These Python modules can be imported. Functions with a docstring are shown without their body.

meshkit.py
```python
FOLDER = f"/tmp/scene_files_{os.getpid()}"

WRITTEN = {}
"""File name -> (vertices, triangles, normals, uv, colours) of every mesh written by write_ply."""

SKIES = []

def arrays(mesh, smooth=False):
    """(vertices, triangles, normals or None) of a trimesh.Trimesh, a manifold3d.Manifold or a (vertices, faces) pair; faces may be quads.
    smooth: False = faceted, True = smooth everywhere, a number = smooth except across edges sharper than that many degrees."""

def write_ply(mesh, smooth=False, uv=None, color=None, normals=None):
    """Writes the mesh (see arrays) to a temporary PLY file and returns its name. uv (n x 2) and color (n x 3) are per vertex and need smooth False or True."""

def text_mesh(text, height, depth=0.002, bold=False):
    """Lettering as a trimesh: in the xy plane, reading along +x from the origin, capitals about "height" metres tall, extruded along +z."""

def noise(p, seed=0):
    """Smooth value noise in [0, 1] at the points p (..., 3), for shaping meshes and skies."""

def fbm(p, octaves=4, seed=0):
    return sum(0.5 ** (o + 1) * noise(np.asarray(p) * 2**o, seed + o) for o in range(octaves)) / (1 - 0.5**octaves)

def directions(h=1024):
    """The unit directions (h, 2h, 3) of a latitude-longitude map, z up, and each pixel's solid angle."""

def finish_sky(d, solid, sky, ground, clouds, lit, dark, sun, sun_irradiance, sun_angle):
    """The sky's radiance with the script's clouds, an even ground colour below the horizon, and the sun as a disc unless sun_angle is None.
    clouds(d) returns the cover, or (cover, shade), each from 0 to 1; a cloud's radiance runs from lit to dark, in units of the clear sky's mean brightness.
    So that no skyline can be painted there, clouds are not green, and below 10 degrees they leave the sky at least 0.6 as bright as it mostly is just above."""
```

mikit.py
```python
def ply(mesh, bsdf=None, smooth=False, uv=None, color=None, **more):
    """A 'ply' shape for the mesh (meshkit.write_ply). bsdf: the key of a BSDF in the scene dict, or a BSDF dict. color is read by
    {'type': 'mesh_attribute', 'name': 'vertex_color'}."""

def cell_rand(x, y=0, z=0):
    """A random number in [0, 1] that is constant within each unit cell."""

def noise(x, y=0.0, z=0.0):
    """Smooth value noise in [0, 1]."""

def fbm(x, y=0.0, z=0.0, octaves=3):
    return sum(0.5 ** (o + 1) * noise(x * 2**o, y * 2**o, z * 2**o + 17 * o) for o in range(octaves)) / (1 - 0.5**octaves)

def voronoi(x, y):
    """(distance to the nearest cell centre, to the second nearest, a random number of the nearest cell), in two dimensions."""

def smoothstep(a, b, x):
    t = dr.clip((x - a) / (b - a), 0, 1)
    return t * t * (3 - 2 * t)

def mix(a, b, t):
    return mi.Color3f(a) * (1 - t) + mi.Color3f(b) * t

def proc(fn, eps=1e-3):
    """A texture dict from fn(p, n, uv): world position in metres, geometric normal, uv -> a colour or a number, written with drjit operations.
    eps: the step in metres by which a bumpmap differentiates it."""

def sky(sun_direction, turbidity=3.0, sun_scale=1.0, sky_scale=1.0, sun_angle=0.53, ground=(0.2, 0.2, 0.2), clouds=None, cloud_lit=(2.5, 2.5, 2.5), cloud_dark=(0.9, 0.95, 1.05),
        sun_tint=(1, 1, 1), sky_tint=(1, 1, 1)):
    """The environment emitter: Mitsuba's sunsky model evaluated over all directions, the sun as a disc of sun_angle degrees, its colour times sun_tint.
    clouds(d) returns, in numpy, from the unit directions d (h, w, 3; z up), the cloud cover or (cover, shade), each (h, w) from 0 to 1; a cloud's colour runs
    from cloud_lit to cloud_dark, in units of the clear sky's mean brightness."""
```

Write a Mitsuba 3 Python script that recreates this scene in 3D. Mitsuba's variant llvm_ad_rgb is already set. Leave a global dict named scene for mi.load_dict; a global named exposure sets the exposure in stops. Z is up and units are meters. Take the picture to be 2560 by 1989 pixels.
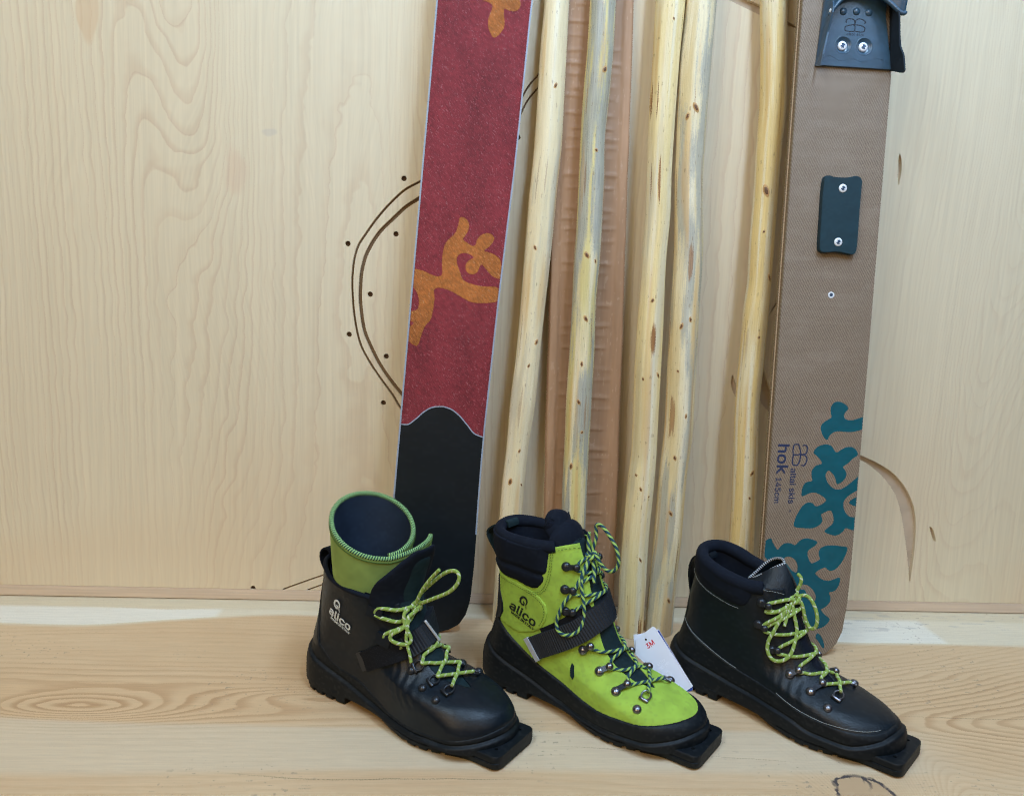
import math, random
import numpy as np, trimesh, drjit as dr, mitsuba as mi, mikit, meshkit
from shapely.geometry import Polygon, LineString, Point, box
from shapely.ops import unary_union
from shapely import affinity
from scipy.interpolate import PchipInterpolator
from manifold3d import Manifold
from mikit import noise, fbm, smoothstep, mix, cell_rand

T = mi.ScalarTransform4f
random.seed(7)
scene, labels = {}, {}

# ---------------------------------------------------------------- camera
PITCH, YAW, ROLL = math.radians(8.479), math.radians(3.586), math.radians(2.522)
CAM = np.array([0, -1.1659, 0.5136])
_f = np.array([math.sin(YAW) * math.cos(PITCH), math.cos(YAW) * math.cos(PITCH), -math.sin(PITCH)])
_r = np.array([math.cos(YAW), -math.sin(YAW), 0.0])
_u = np.cross(_r, _f)
_up = -math.sin(ROLL) * _r + math.cos(ROLL) * _u
scene['camera'] = {'type': 'thinlens', 'fov': 68.10, 'fov_axis': 'x', 'near_clip': 0.05, 'far_clip': 50.0,
                   'aperture_radius': 0.0016, 'focus_distance': 1.02,
                   'to_world': T().look_at(origin=CAM.tolist(), target=(CAM + _f).tolist(), up=_up.tolist())}
exposure = -0.16


def lamp(key, centre, target, w, h, rgb, label):
    """A lamp out of view: a plain housing with a glowing diffuser."""
    m = T().look_at(origin=list(centre), target=list(target), up=[0.1, 1, 0.2])
    scene[key + '__diffuser'] = {'type': 'rectangle', 'to_world': m @ T().scale([w / 2, h / 2, 1]),
                                 'bsdf': {'type': 'diffuse', 'reflectance': {'type': 'rgb', 'value': [.8, .8, .8]}},
                                 'emitter': {'type': 'area', 'radiance': {'type': 'rgb', 'value': list(rgb)}}}
    scene[key + '__housing'] = {'type': 'cube', 'to_world': m @ T().translate([0, 0, -.035]) @ T().scale([w / 2 + .02, h / 2 + .02, .03]),
                                'bsdf': {'type': 'diffuse', 'reflectance': {'type': 'rgb', 'value': [.7, .7, .7]}}}
    labels[key] = {'label': label, 'category': 'lamp'}


# unseen lamps: cool strips overhead, broad warm panels behind the camera, placed for their light
lamp('unseen_strip_lamp', (0.48, -1.02, 1.86), (0.40, -0.20, 0.2), .20, 1.1, (22.5, 32.5, 45.0), 'unseen cool white strip lamp out of view, lighting the poles and upper panel')
lamp('unseen_strip_lamp_001', (1.35, -1.15, 1.90), (0.35, -0.1, 0.3), .20, 1.1, (7.2, 10.2, 14.4), 'unseen cool white strip lamp out of view, lighting from the far right')
lamp('unseen_strip_lamp_002', (-0.70, -1.25, 1.95), (-0.3, -0.05, 0.45), .30, 1.1, (13.2, 17.0, 20.0), 'unseen neutral white strip lamp out of view, lighting the left of the panel')
lamp('unseen_panel_lamp', (-1.2, -2.5, 1.4), (0.0, 0, .2), 1.6, 1.5, (3.7, 2.55, 1.20), 'unseen broad warm panel lamp behind the viewer, lighting from the left')
lamp('unseen_panel_lamp_001', (0.9, -2.9, 1.4), (0.2, 0, .3), 1.6, 1.3, (1.5, 1.08, .56), 'unseen broad warm panel lamp behind the viewer, lighting from the right')

# ---------------------------------------------------------------- helpers
M = {}


def P(name, color, rough=.5, spec=.5, bump=None, bscale=1e-3, eps=5e-4, **kw):
    c = {'type': 'rgb', 'value': list(color)} if isinstance(color, (tuple, list)) else mikit.proc(color)
    b = {'type': 'principled', 'base_color': c, 'roughness': rough, 'specular': spec, **kw}
    if bump is not None:
        b = {'type': 'bumpmap', 'arbitrary': mikit.proc(bump, eps), 'scale': bscale, 'bsdf': b}
    scene['mat_' + name] = {'type': 'twosided', 'bsdf': b}
    M[name] = 'mat_' + name


def key(name):
    k, i = name, 0
    while k in scene or k in labels or any(s.startswith(k + '__') for s in scene):
        i += 1
        k = '%s_%03d' % (name, i)
    return k


def put(name, mesh, mat, parent=None, smooth=False, uv=None):
    """One shape entry; with a parent its key starts with the parent's."""
    k = key(parent + '__' + name if parent else name)
    scene[k] = mikit.ply(mesh, M[mat], smooth, uv)
    return k


def thing(name, label, cat, group=None):
    k = key(name)
    labels[k] = {'label': label, 'category': cat}
    if group:
        labels[k]['group'] = group
    return k


def poly_of(pts, smooth=2):
    """Closed outline through mm points, corners cut (Chaikin) for a drawn look."""
    a = np.asarray(pts, float) / 1000
    for _ in range(smooth):
        b = np.roll(a, -1, 0)
        a = np.stack([.78 * a + .22 * b, .22 * a + .78 * b], 1).reshape(-1, 2)
    return Polygon(a).buffer(0)


def line_of(pts, n=6):
    a = np.asarray(pts, float) / 1000
    t = np.r_[0, np.cumsum(np.linalg.norm(np.diff(a, axis=0), axis=1))]
    s = np.linspace(0, t[-1], len(a) * n)
    return np.c_[PchipInterpolator(t, a[:, 0])(s), PchipInterpolator(t, a[:, 1])(s)]


def extr(shape, h):
    gs = [g for g in getattr(shape, 'geoms', [shape]) if g.geom_type == 'Polygon' and g.area > 1e-8]
    return trimesh.util.concatenate([trimesh.creation.extrude_polygon(g, h, engine='earcut') for g in gs])


class Frame:
    """A leaning flat face: x across, s up its slope, h out of it."""
    def __init__(s, y0, k):
        n = math.hypot(1, k)
        s.o, s.ex, s.es, s.en = np.array([0, y0, 0.]), np.array([1., 0, 0]), np.array([0, k, 1.]) / n, np.array([0, -1., k]) / n

    def __call__(s, v):
        v = np.asarray(v, float)
        return s.o + v[..., :1] * s.ex + v[..., 1:2] * s.es + v[..., 2:3] * s.en

    def mesh(s, m, h=0.):
        v = np.array(m.vertices)
        v[:, 2] += h
        return trimesh.Trimesh(s(v), np.array(m.faces), process=False)


WALL = Frame(0.0, 0.0)


def bevel_prism(shape, h, r, n=3):
    """Extruded outline whose upper edge is rounded with radius r."""
    rings = [(0, 0.0)] + [(h - r + r * math.sin(a), r * (1 - math.cos(a))) for a in np.linspace(0, math.pi / 2, n + 1)]
    hull = []
    m = None
    ms = []
    for (z0, i0), (z1, i1) in zip(rings[:-1], rings[1:]):
        if z1 - z0 < 1e-7:
            continue
        a = shape.buffer(-(i0 + i1) / 2, join_style=1, quad_segs=6)
        e = extr(a, z1 - z0 + (1e-5 if z1 < h - 1e-9 else 0))
        e.apply_translation([0, 0, z0])
        ms.append(e)
    return trimesh.util.concatenate(ms)


def tube(pts, rad, sides=10, closed=False, uvscale=1.0):
    """A round cord along 3-D points; returns mesh and uv (u metres along, v turn)."""
    p = np.asarray(pts, float)
    t = np.gradient(p, axis=0)
    if closed:
        t = np.roll(p, -1, 0) - np.roll(p, 1, 0)
    t /= np.linalg.norm(t, axis=1, keepdims=True) + 1e-12
    a = np.zeros_like(p)
    ref = np.array([0, 0, 1.]) if abs(t[0, 2]) < .9 else np.array([1., 0, 0])
    for i in range(len(p)):
        ref = ref - t[i] * (ref @ t[i])
        ref /= np.linalg.norm(ref) + 1e-12
        a[i] = ref
    b = np.cross(t, a)
    r = np.broadcast_to(rad, (len(p),))
    ang = np.arange(sides + 1) * 2 * np.pi / sides
    v = p[:, None] + r[:, None, None] * (np.cos(ang)[None, :, None] * a[:, None] + np.sin(ang)[None, :, None] * b[:, None])
    L = np.r_[0, np.cumsum(np.linalg.norm(np.diff(p, axis=0), axis=1))]
    uv = np.stack(np.broadcast_arrays(L[:, None] * uvscale, ang[None] / (2 * np.pi)), -1)
    S = sides + 1
    n = len(p)
    i, j = np.meshgrid(np.arange(n - 1), np.arange(sides), indexing='ij')
    q = np.stack([i * S + j, i * S + j + 1, (i + 1) * S + j + 1, (i + 1) * S + j], -1).reshape(-1, 4)
    f = np.vstack([q[:, [0, 1, 2]], q[:, [0, 2, 3]]])
    vv, uu = v.reshape(-1, 3), uv.reshape(-1, 2)
    if not closed:
        caps = np.array([p[0], p[-1]])
        c0, c1 = len(vv), len(vv) + 1
        k = np.arange(sides)
        f = np.vstack([f, np.stack([k * 0 + c0, k + 1, k], 1), np.stack([k * 0 + c1, (n - 1) * S + k, (n - 1) * S + k + 1], 1)])
        vv = np.vstack([vv, caps])
        uu = np.vstack([uu, [[0, 0], [L[-1] * uvscale, 0]]])
    return trimesh.Trimesh(vv, f, process=False), uu


def spline3(pts, n=60):
    """Smooth curve through 3-D points."""
    from scipy.interpolate import CubicSpline
    a = np.asarray(pts, float)
    t = np.r_[0, np.cumsum(np.linalg.norm(np.diff(a, axis=0), axis=1) ** .6)]
    return CubicSpline(t, a)(np.linspace(0, t[-1], n))


def dome(r, h, n=20, rings=5, lip=0.0):
    """A shallow rivet or screw head, base at z = 0."""
    prof = [(r, -.001)] + [(r * math.cos(a), lip + h * math.sin(a)) for a in np.linspace(0, math.pi / 2, rings)]
    prof[-1] = (0, prof[-1][1])
    return trimesh.creation.revolve(np.array(prof), sections=n)


# ---------------------------------------------------------------- wood and other materials
def ply_col(p, n, uv):
    x, z = p.x, p.z
    w = noise(x * 3.1 + 5, z * 1.1, 2.0) - .5
    w2 = noise(x * 13, z * 3.6, 7.0) - .5
    w3 = noise(x * 36, z * 30, 3.0) - .5
    w4 = noise(x * 90, z * 110, 4.0) - .5
    # nearly straight grain with nested arches left of the red ski, and a second loose figure at the right
    d1 = x + .385 + .045 * (z - .5) + .05 * (noise(z * 2.2, 1.0, 3.0) - .5)
    a1 = dr.exp(-dr.square(d1 / .075))
    d2 = x - .80 - .14 * (z - .4) + .06 * (noise(z * 2.7, 5.0, 3.0) - .5)
    a2 = dr.exp(-dr.square(d2 / .085))
    d3 = x + .07 + .03 * (noise(z * 3, 9.0, 3.0) - .5)
    a3 = dr.exp(-dr.square(d3 / .045))
    f = x * 62 + w * 5 - 40 * dr.sqrt(d1 * d1 + .0005) * smoothstep(.3, -.1, x) - a1 * z * 15 + a2 * (z * 15 + x * 10) - a3 * z * 13
    f = f + w2 * (1.2 + 1.0 * (a1 + a2)) + w3 * (.40 + .40 * (a1 + a2)) + w4 * .13
    fr = f - dr.floor(f)
    band = cell_rand(dr.floor(f), 3.0)
    line = smoothstep(0, .08, fr) * (1 - smoothstep(.60, 1.0, fr) * .7)
    streak = noise(x * 300, z * 6, 1.0)
    pore = noise(x * 1300, z * 40, 1.0)
    c = mix((.64, .552, .395), (.675, .605, .46), noise(x * 5, z * 1.3, 9.0))
    c = mix(c, (.50, .355, .235), (1 - line) * (.17 + .40 * band))
    c = mix(c, (.665, .59, .435), smoothstep(.45, .8, noise(x * 9 + 2, z * .9, 14.0)) * .6)
    c = c * (0.93 + .075 * streak + .055 * noise(x * 650 + 40 * w2, z * 11, 5.0) + .035 * pore)
    pink = smoothstep(.55, .8, noise(x * 7 + 3, z * 1.7, 4.0))
    c = mix(c, (.66, .51, .385), pink * .15 * (.4 + band))
    tan = smoothstep(.5, .85, noise(x * 4 + 8, z * 5, 21.0)) * smoothstep(.45, .05, z)
    c = mix(c, (.62, .46, .295), tan * .35)
    # brownish blotch near the top left, a pinkish mark in the arches, a grey scuff
    bl = smoothstep(1.0, .75, dr.sqrt(dr.square((x + .549) / .016) + dr.square((z - .885) / .082)) + w3 * .7)
    c = mix(c, (.60, .43, .265), bl * .55)
    ht = smoothstep(1.1, .2, dr.sqrt(dr.square((x + .347) / .014) + dr.square((z - .66) / .030)) + w3 * 1.2)
    c = mix(c, (.58, .38, .27), ht * .28)
    sc = smoothstep(1.0, .3, dr.sqrt(dr.square((x + .297) / .012) + dr.square((z - .718) / .006)) + w4)
    return mix(c, (.40, .39, .39), sc * .28)


def pine_floor(p, n, uv):
    x, y = p.x, p.y
    w = noise(x * 2.6, y * 9, 1.0) - .5
    w2 = noise(x * 9, y * 40, 2.0) - .5
    w3 = noise(x * 45, y * 160, 5.0) - .5

    def bump(cx, cy, ax, ay):
        return dr.exp(-dr.square((x - cx) / ax) - dr.square((y - cy) / ay))
    eye = bump(-.445, -.311, .115, .030)
    eyeb = bump(-.17, -.285, .10, .022)
    f1 = y * 78 + 6.2 * eye - 3.0 * eyeb + w * 2.6 + w2 * .5
    dy = y + .328 + .012 * (noise(x * 6, 3.0, 2.0) - .5)
    f2 = dr.sqrt(dr.square(dy * 95) + 1.6) - (x - .6) * 26 + w2 * .9
    f = dr.lerp(f1, f2, smoothstep(.36, .56, x)) + w3 * .2
    fr = f - dr.floor(f)
    b = cell_rand(dr.floor(f), 8.0)
    late = smoothstep(.30, .84, fr) * (1 - smoothstep(.86, 1.0, fr))
    near = dr.clip(1.4 * bump(-.40, -.30, .26, .060) + 1.3 * bump(.72, -.31, .22, .11), 0, 1)
    amp = .07 + .16 * b + (.50 + .25 * b) * near
    fibre = noise(x * 26, y * 900, 1.0)
    fib2 = noise(x * 90, y * 2400, 4.0)
    c = mix((.53, .36, .205), (.61, .45, .28), fbm(x * 5, y * 17, 6.0))
    c = mix(c, (.58, .38, .205), near * .42)
    c = mix(c, (.43, .255, .13), late * amp)
    # pale sapwood along the wall, with a patch of white filler, and the greyish band at the front
    yb = -.054 - .043 * smoothstep(-.24, -.55, x) - .062 * smoothstep(.30, .62, x) + .016 * (noise(x * 7, 2.0, 1.0) - .5) + .004 * w2
    c = mix(c, (.62, .55, .40), smoothstep(-.006, .006, y - yb) * .85)
    ins = smoothstep(0, .003, y - yb - .004) * smoothstep(.004, 0, y + .036 + .010 * (noise(x * 9, 5.0, 1.0) - .5))
    patch = dr.maximum(smoothstep(.46, .52, noise(x * 6.3 + 2.7, 4.0, 3.0)), .25)
    c = mix(c, (.70, .67, .58), ins * patch * .9)
    c = mix(c, (.58, .50, .35), smoothstep(-.042, -.030, y) * .75)
    st = smoothstep(.70, .82, noise(x * 40 + 4, y * 190, 12.0)) * smoothstep(-.10, -.07, y) * smoothstep(.4, .65, noise(x * 5, 3.0, 15.0))
    c = mix(c, (.34, .33, .31), st * .4)
    ft = -.348 + .020 * (noise(x * 3.3, 7.0, 1.0) - .5) + .003 * w2 + .012 * smoothstep(-.35, -.6, x)
    fb_ = -.428 + .016 * (noise(x * 2.2, 9.0, 2.0) - .5)
    front = smoothstep(.007, -.007, y - ft) * smoothstep(-.008, .010, y - fb_)
    c = mix(c, (.58, .49, .355), front * .62 * smoothstep(.62, .45, x))
    c = c * (.915 + .085 * fibre + .085 * fib2)
    sp = smoothstep(.88, .93, noise(x * 210, y * 420, 31.0)) * smoothstep(.55, .75, noise(x * 11, y * 11, 33.0))
    c = mix(c, (.24, .19, .15), sp * .5)
    # drying checks
    cy = -.437 - .11 * (x + .15) * smoothstep(-.05, -.25, x) * .6 + .006 * (noise(x * 8, 1.0, 1.0) - .5)
    crack = (1 - smoothstep(.0001, .0009, dr.abs(y - cy + .002 * w3))) * smoothstep(-.26, -.16, x) * smoothstep(.12, .0, x)
    c = mix(c, (.17, .11, .065), crack * .75)
    cy1 = -.386 - .10 * (x - .18) + .003 * w2
    crack1 = (1 - smoothstep(.0001, .0008, dr.abs(y - cy1 + .002 * w3))) * smoothstep(.10, .16, x) * smoothstep(.42, .33, x)
    c = mix(c, (.20, .13, .08), crack1 * .5)
    cy2 = -.318 + .003 * w2 - .03 * (x - .7)
    crack2 = (1 - smoothstep(.0001, .0008, dr.abs(y - cy2 + .002 * w3))) * smoothstep(.52, .62, x)
    c = mix(c, (.25, .15, .08), crack2 * .6)
    # a dead knot at the front edge with a black split ring
    kx, ky = (x - .436) / .031, (y + .466) / .036
    kr = dr.sqrt(kx * kx + ky * ky) + .10 * w3 + .22 * (noise(x * 240, y * 240, 3.0) - .5) * smoothstep(.3, .8, noise(x * 90, y * 90, 5.0))
    c = mix(c, (.46, .31, .18), smoothstep(1.0, .95, kr) * .85)
    kring = smoothstep(.11, .02, dr.abs(kr - 1)) * (.55 + .55 * smoothstep(.35, .6, noise(x * 120, y * 120, 8.0)))
    spoke = smoothstep(.10, .02, dr.abs(kx - .12 - .35 * ky + .3 * w3)) * smoothstep(.2, .9, kr) * smoothstep(1.0, .98, kr) * smoothstep(0, .2, ky)
    ka = dr.atan2(ky, kx)
    rays = smoothstep(.80, .93, noise(ka * 7.5, kr * .8, 3.0)) * smoothstep(.55, .95, kr) * smoothstep(1.06, 1.0, kr)
    return mix(c, (.05, .045, .05), dr.clip(kring * 1.3 + spoke + rays, 0, 1) * .95)


def strip_col(p, n, uv):
    s = noise(p.x * 12, p.z * 500, 1.0)
    c = mix((.58, .45, .33), (.62, .50, .39), noise(p.x * 3.5, p.z * 60, 2.0))
    return c * (.9 + .16 * s)


def pole_fn(seed, warm, blue, dark):
    def fn(p, n, uv):
        a, s = uv.x * 6.2832, uv.y
        q, r = dr.cos(a), dr.sin(a)
        fib = noise(q * 30 + seed, r * 30, s * 30)
        fi2 = noise(q * 75, r * 75 + seed, s * 14)
        fi3 = noise(q * 110, r * 110 + seed, s * 160)
        w = noise(q * 2 + seed, r * 2, s * 5) + .25 * (fib - .5)
        c = mix(warm, (.72, .62, .40), smoothstep(.35, .75, w))
        c = mix(c, (.76, .70, .54), smoothstep(.58, .80, noise(q * 3 + seed, r * 3 + 4, s * 3.3 + 2) + .2 * (fi2 - .5)) * .7)
        m = noise(q * 1.5 + seed * 3, r * 1.5 + 2, s * 6 + 8) * .7 + noise(q * 5, r * 5 + seed, s * 17) * .3 + .20 * (fi2 - .5) + .12 * (fi3 - .5)
        st = smoothstep(.66 - .24 * blue, .74 - .22 * blue, m)
        c = mix(c, mix((.36, .37, .33), (.22, .24, .24), smoothstep(.4, .8, fib)), st * blue * .85)
        c = c * (.80 + .16 * fib + .14 * fi2 + .08 * fi3)
        scar = smoothstep(.83, .88, noise(q * 5 + seed * 7, r * 5, s * 9 + 3) + .06 * (fi2 - .5))
        c = mix(c, mix((.40, .17, .05), (.16, .07, .03), fi2), scar * dark)
        gold = smoothstep(.60, .85, noise(q * 2.6 + 9, r * 2.6 + seed, s * 6) + .15 * (fib - .5))
        c = mix(c, (.60, .36, .12), gold * .5)
        nick = smoothstep(.86, .90, noise(q * 14 + seed, r * 14, s * 95))
        return mix(c, (.20, .11, .05), nick * .4)
    return fn


def pole_bump(p, n, uv):
    a = uv.x * 6.2832
    return .6 * noise(dr.cos(a) * 40, dr.sin(a) * 40, uv.y * 24) + .4 * noise(dr.cos(a) * 8, dr.sin(a) * 8, uv.y * 60)


def board_col(p, n, uv):
    s = noise(p.x * 90, p.z * 7, 2.0)
    s2 = noise(p.x * 420, p.z * 26, 5.0)
    c = mix((.335, .195, .112), (.40, .245, .150), noise(p.x * 14, p.z * 4, 1.0))
    c = c * (.84 + .18 * s + .12 * s2)
    pale = smoothstep(.84, .92, noise(p.x * 420, p.z * 130, 3.0))
    return mix(c, (.50, .36, .26), pale * .35)


def board_bump(p, n, uv):
    return .6 * noise(p.x * 150, p.z * 60, 1.0) + .4 * noise(p.x * 500, p.z * 60, 4.0)


def plush(base, fleck, amt):
    def fn(p, n, uv):
        x, z = p.x, p.z
        u, v = x * .80 + z * .60, z * .80 - x * .60
        h = noise(u * 1500, v * 330, 1.0)
        h2 = noise(u * 700 + 31, v * 220, 8.0)
        big = fbm(x * 30, z * 14, 3.0)
        c = mi.Color3f(base) * (.62 + .55 * h + .25 * (big - .5) * 2)
        c = c * (.85 + .3 * h2)
        f = smoothstep(.80, .93, noise(u * 1500 + 9, v * 420, 21.0))
        return mix(c, fleck, f * amt)
    return fn


def plush_bump(p, n, uv):
    u, v = p.x * .80 + p.z * .60, p.z * .80 - p.x * .60
    return noise(u * 1100, v * 260, 1.0)


def twill(p, n, uv):
    x, z = p.x, p.z
    d = (x + z * .62) * 2 * math.pi / .0036
    rib = .5 + .5 * dr.sin(d + 1.2 * noise(x * 300, z * 300, 1.0))
    thr = noise(x * 900, z * 900, 3.0)
    wear = fbm(x * 26, z * 60, 5.0)
    c = mix((.175, .128, .090), (.285, .225, .172), rib)
    c = c * (.86 + .22 * thr)
    c = mix(c, (.36, .30, .25), smoothstep(.52, .75, wear) * .14)
    hz = smoothstep(.60, .82, noise(x * 8, z * 210, 2.0))
    c = mix(c, (.38, .32, .27), hz * .07 * smoothstep(.25, .5, z))
    vt = smoothstep(.60, .85, noise(x * 160, z * 9, 6.0))
    return mix(c, (.20, .15, .12), vt * .16)


def twill_bump(p, n, uv):
    return .5 + .5 * dr.sin((p.x + p.z * .62) * 2 * math.pi / .0036)


def grime(base, amt=.25, sc=60.0, dust=(.12, .12, .12)):
    def fn(p, n, uv):
        g = fbm(p.x * sc, p.y * sc, p.z * sc)
        d = smoothstep(.55, .8, noise(p.x * sc * 4, p.y * sc * 4, p.z * sc * 4))
        return mix(mi.Color3f(base) * (.8 + .4 * g), dust, d * amt)
    return fn


def leather_bump(p, n, uv):
    return .35 * noise(p.x * 900, p.y * 900, p.z * 900) + .4 * noise(p.x * 480, p.y * 480, p.z * 480) + .25 * noise(p.x * 120, p.y * 120, p.z * 120)


def fabric_bump(p, n, uv):
    return noise(p.x * 1500, p.y * 1500, p.z * 1500)


P('plywood', ply_col, .55, .3, lambda p, n, uv: noise(p.x * 700, p.z * 14, 1.0), 1e-4)
P('hole_shade', grime((.10, .06, .038), .2, 120.0, (.16, .1, .06)), .8, .2)  # dark brown that stands in for shade down the drilled holes
P('groove_floor', grime((.20, .13, .075), .3, 90.0, (.30, .21, .13)), .8, .2)
P('backing', grime((.47, .375, .28), .3, 40.0, (.50, .42, .33)), .75, .2)
P('pine_floor', pine_floor, .5, .35, lambda p, n, uv: noise(p.x * 26, p.y * 900, 1.0), 1e-4)
P('strip', strip_col, .6, .3)
for i, (w_, b_, d_) in enumerate([((.77, .67, .45), .38, .35), ((.62, .53, .24), .95, .5), ((.76, .61, .31), .25, .95), ((.66, .53, .29), .80, .7), ((.73, .54, .23), .12, .3)]):
    P('pole%d' % i, pole_fn(3.7 * i + 1, w_, b_, d_), .42, .4, pole_bump, 5e-4, 4e-4)
P('knot', grime((.13, .06, .03), .3, 300.0, (.3, .16, .07)), .5, .4)
P('knot_ring', grime((.50, .28, .11), .3, 300.0, (.6, .4, .2)), .5, .4)
P('brown_board', board_col, .55, .4, board_bump, 4e-4)
P('red_plush', plush((.225, .025, .034), (.50, .26, .27), .45), .75, .35, plush_bump, 6e-4, 4e-4)
P('orange_plush', plush((.39, .125, .026), (.64, .38, .20), .5), .75, .35, plush_bump, 6e-4, 4e-4)
P('black_base', grime((.006, .010, .014), .10, 40.0, (.02, .026, .032)), .38, .4)
P('steel_edge', grime((.30, .35, .44), .3, 200.0, (.25, .28, .35)), .35, .5)
P('twill', twill, .5, .4, twill_bump, 1.2e-4, 4e-4)
P('teal_print', grime((.003, .090, .125), .06, 60.0, (.02, .13, .18)), .5, .4)
P('navy_print', grime((.018, .030, .085), .5, 500.0, (.16, .14, .15)), .6, .3)
P('core_tan', strip_col, .5, .4)
P('side_brown', grime((.20, .135, .075), .3, 100.0, (.30, .22, .13)), .5, .4)
P('rubber_teal', grime((.006, .032, .048), .15, 90.0, (.02, .05, .065)), .55, .4)
P('screw', (.76, .80, .86), .5, .5, metallic=.25)
P('screw_slot', (.05, .09, .16), .5, .5, metallic=.5)
P('blue_plate', grime((.030, .070, .115), .12, 80.0, (.06, .10, .15)), .30, .5, clearcoat=.25, clearcoat_gloss=.8)
P('dark_plate', grime((.010, .018, .028), .12, 80.0, (.03, .04, .05)), .55, .3)

# ---------------------------------------------------------------- the plywood panel with its routed cuts
ARC_OUT=[(-67.2,666.3),(-77.2,659.6),(-98.4,647.0),(-118.4,628.3),(-138.3,605.0),(-156.0,579.6),(-168.2,558.8),(-174.0,533.6),(-175.5,508.5),(-174.0,478.8),(-169.0,442.0),(-161.7,414.3),(-148.5,389.0),(-129.4,361.3),(-110.2,335.8),(-101.6,321.6),(-90.7,307.6)]
ARC_IN=[(-66.6,643.1),(-78.9,634.7),(-97.8,621.5),(-115.6,603.9),(-135.7,582.8),(-149.0,561.9),(-157.7,541.2),(-162.4,516.0),(-163.4,488.5),(-161.2,463.2),(-156.2,435.6),(-146.6,412.6),(-132.2,384.9),(-117.8,364.1),(-100.9,343.3),(-88.8,329.3)]
HOLES=[(-101.5,662.3),(-111.7,581.2),(-182.6,563.7),(-148.5,490.2),(-179.2,428.4),(-122.6,397.1),(-125.7,324.9),(64.8,730.0),(-325.5,20.1)]
CUTS=[[(98.5,829.7),(89.1,817.5),(77.5,803.2),(68.3,786.8),(61.0,774.7)],[(99.4,811.8),(89.9,799.7),(76.3,781.9),(66.1,760.1),(60.0,746.9)],[(-277.8,19.2),(-215.8,43.9),(-192.5,52.6)],[(-239.0,19.1),(-211.8,30.2),(-189.8,40.3)]]
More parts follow.
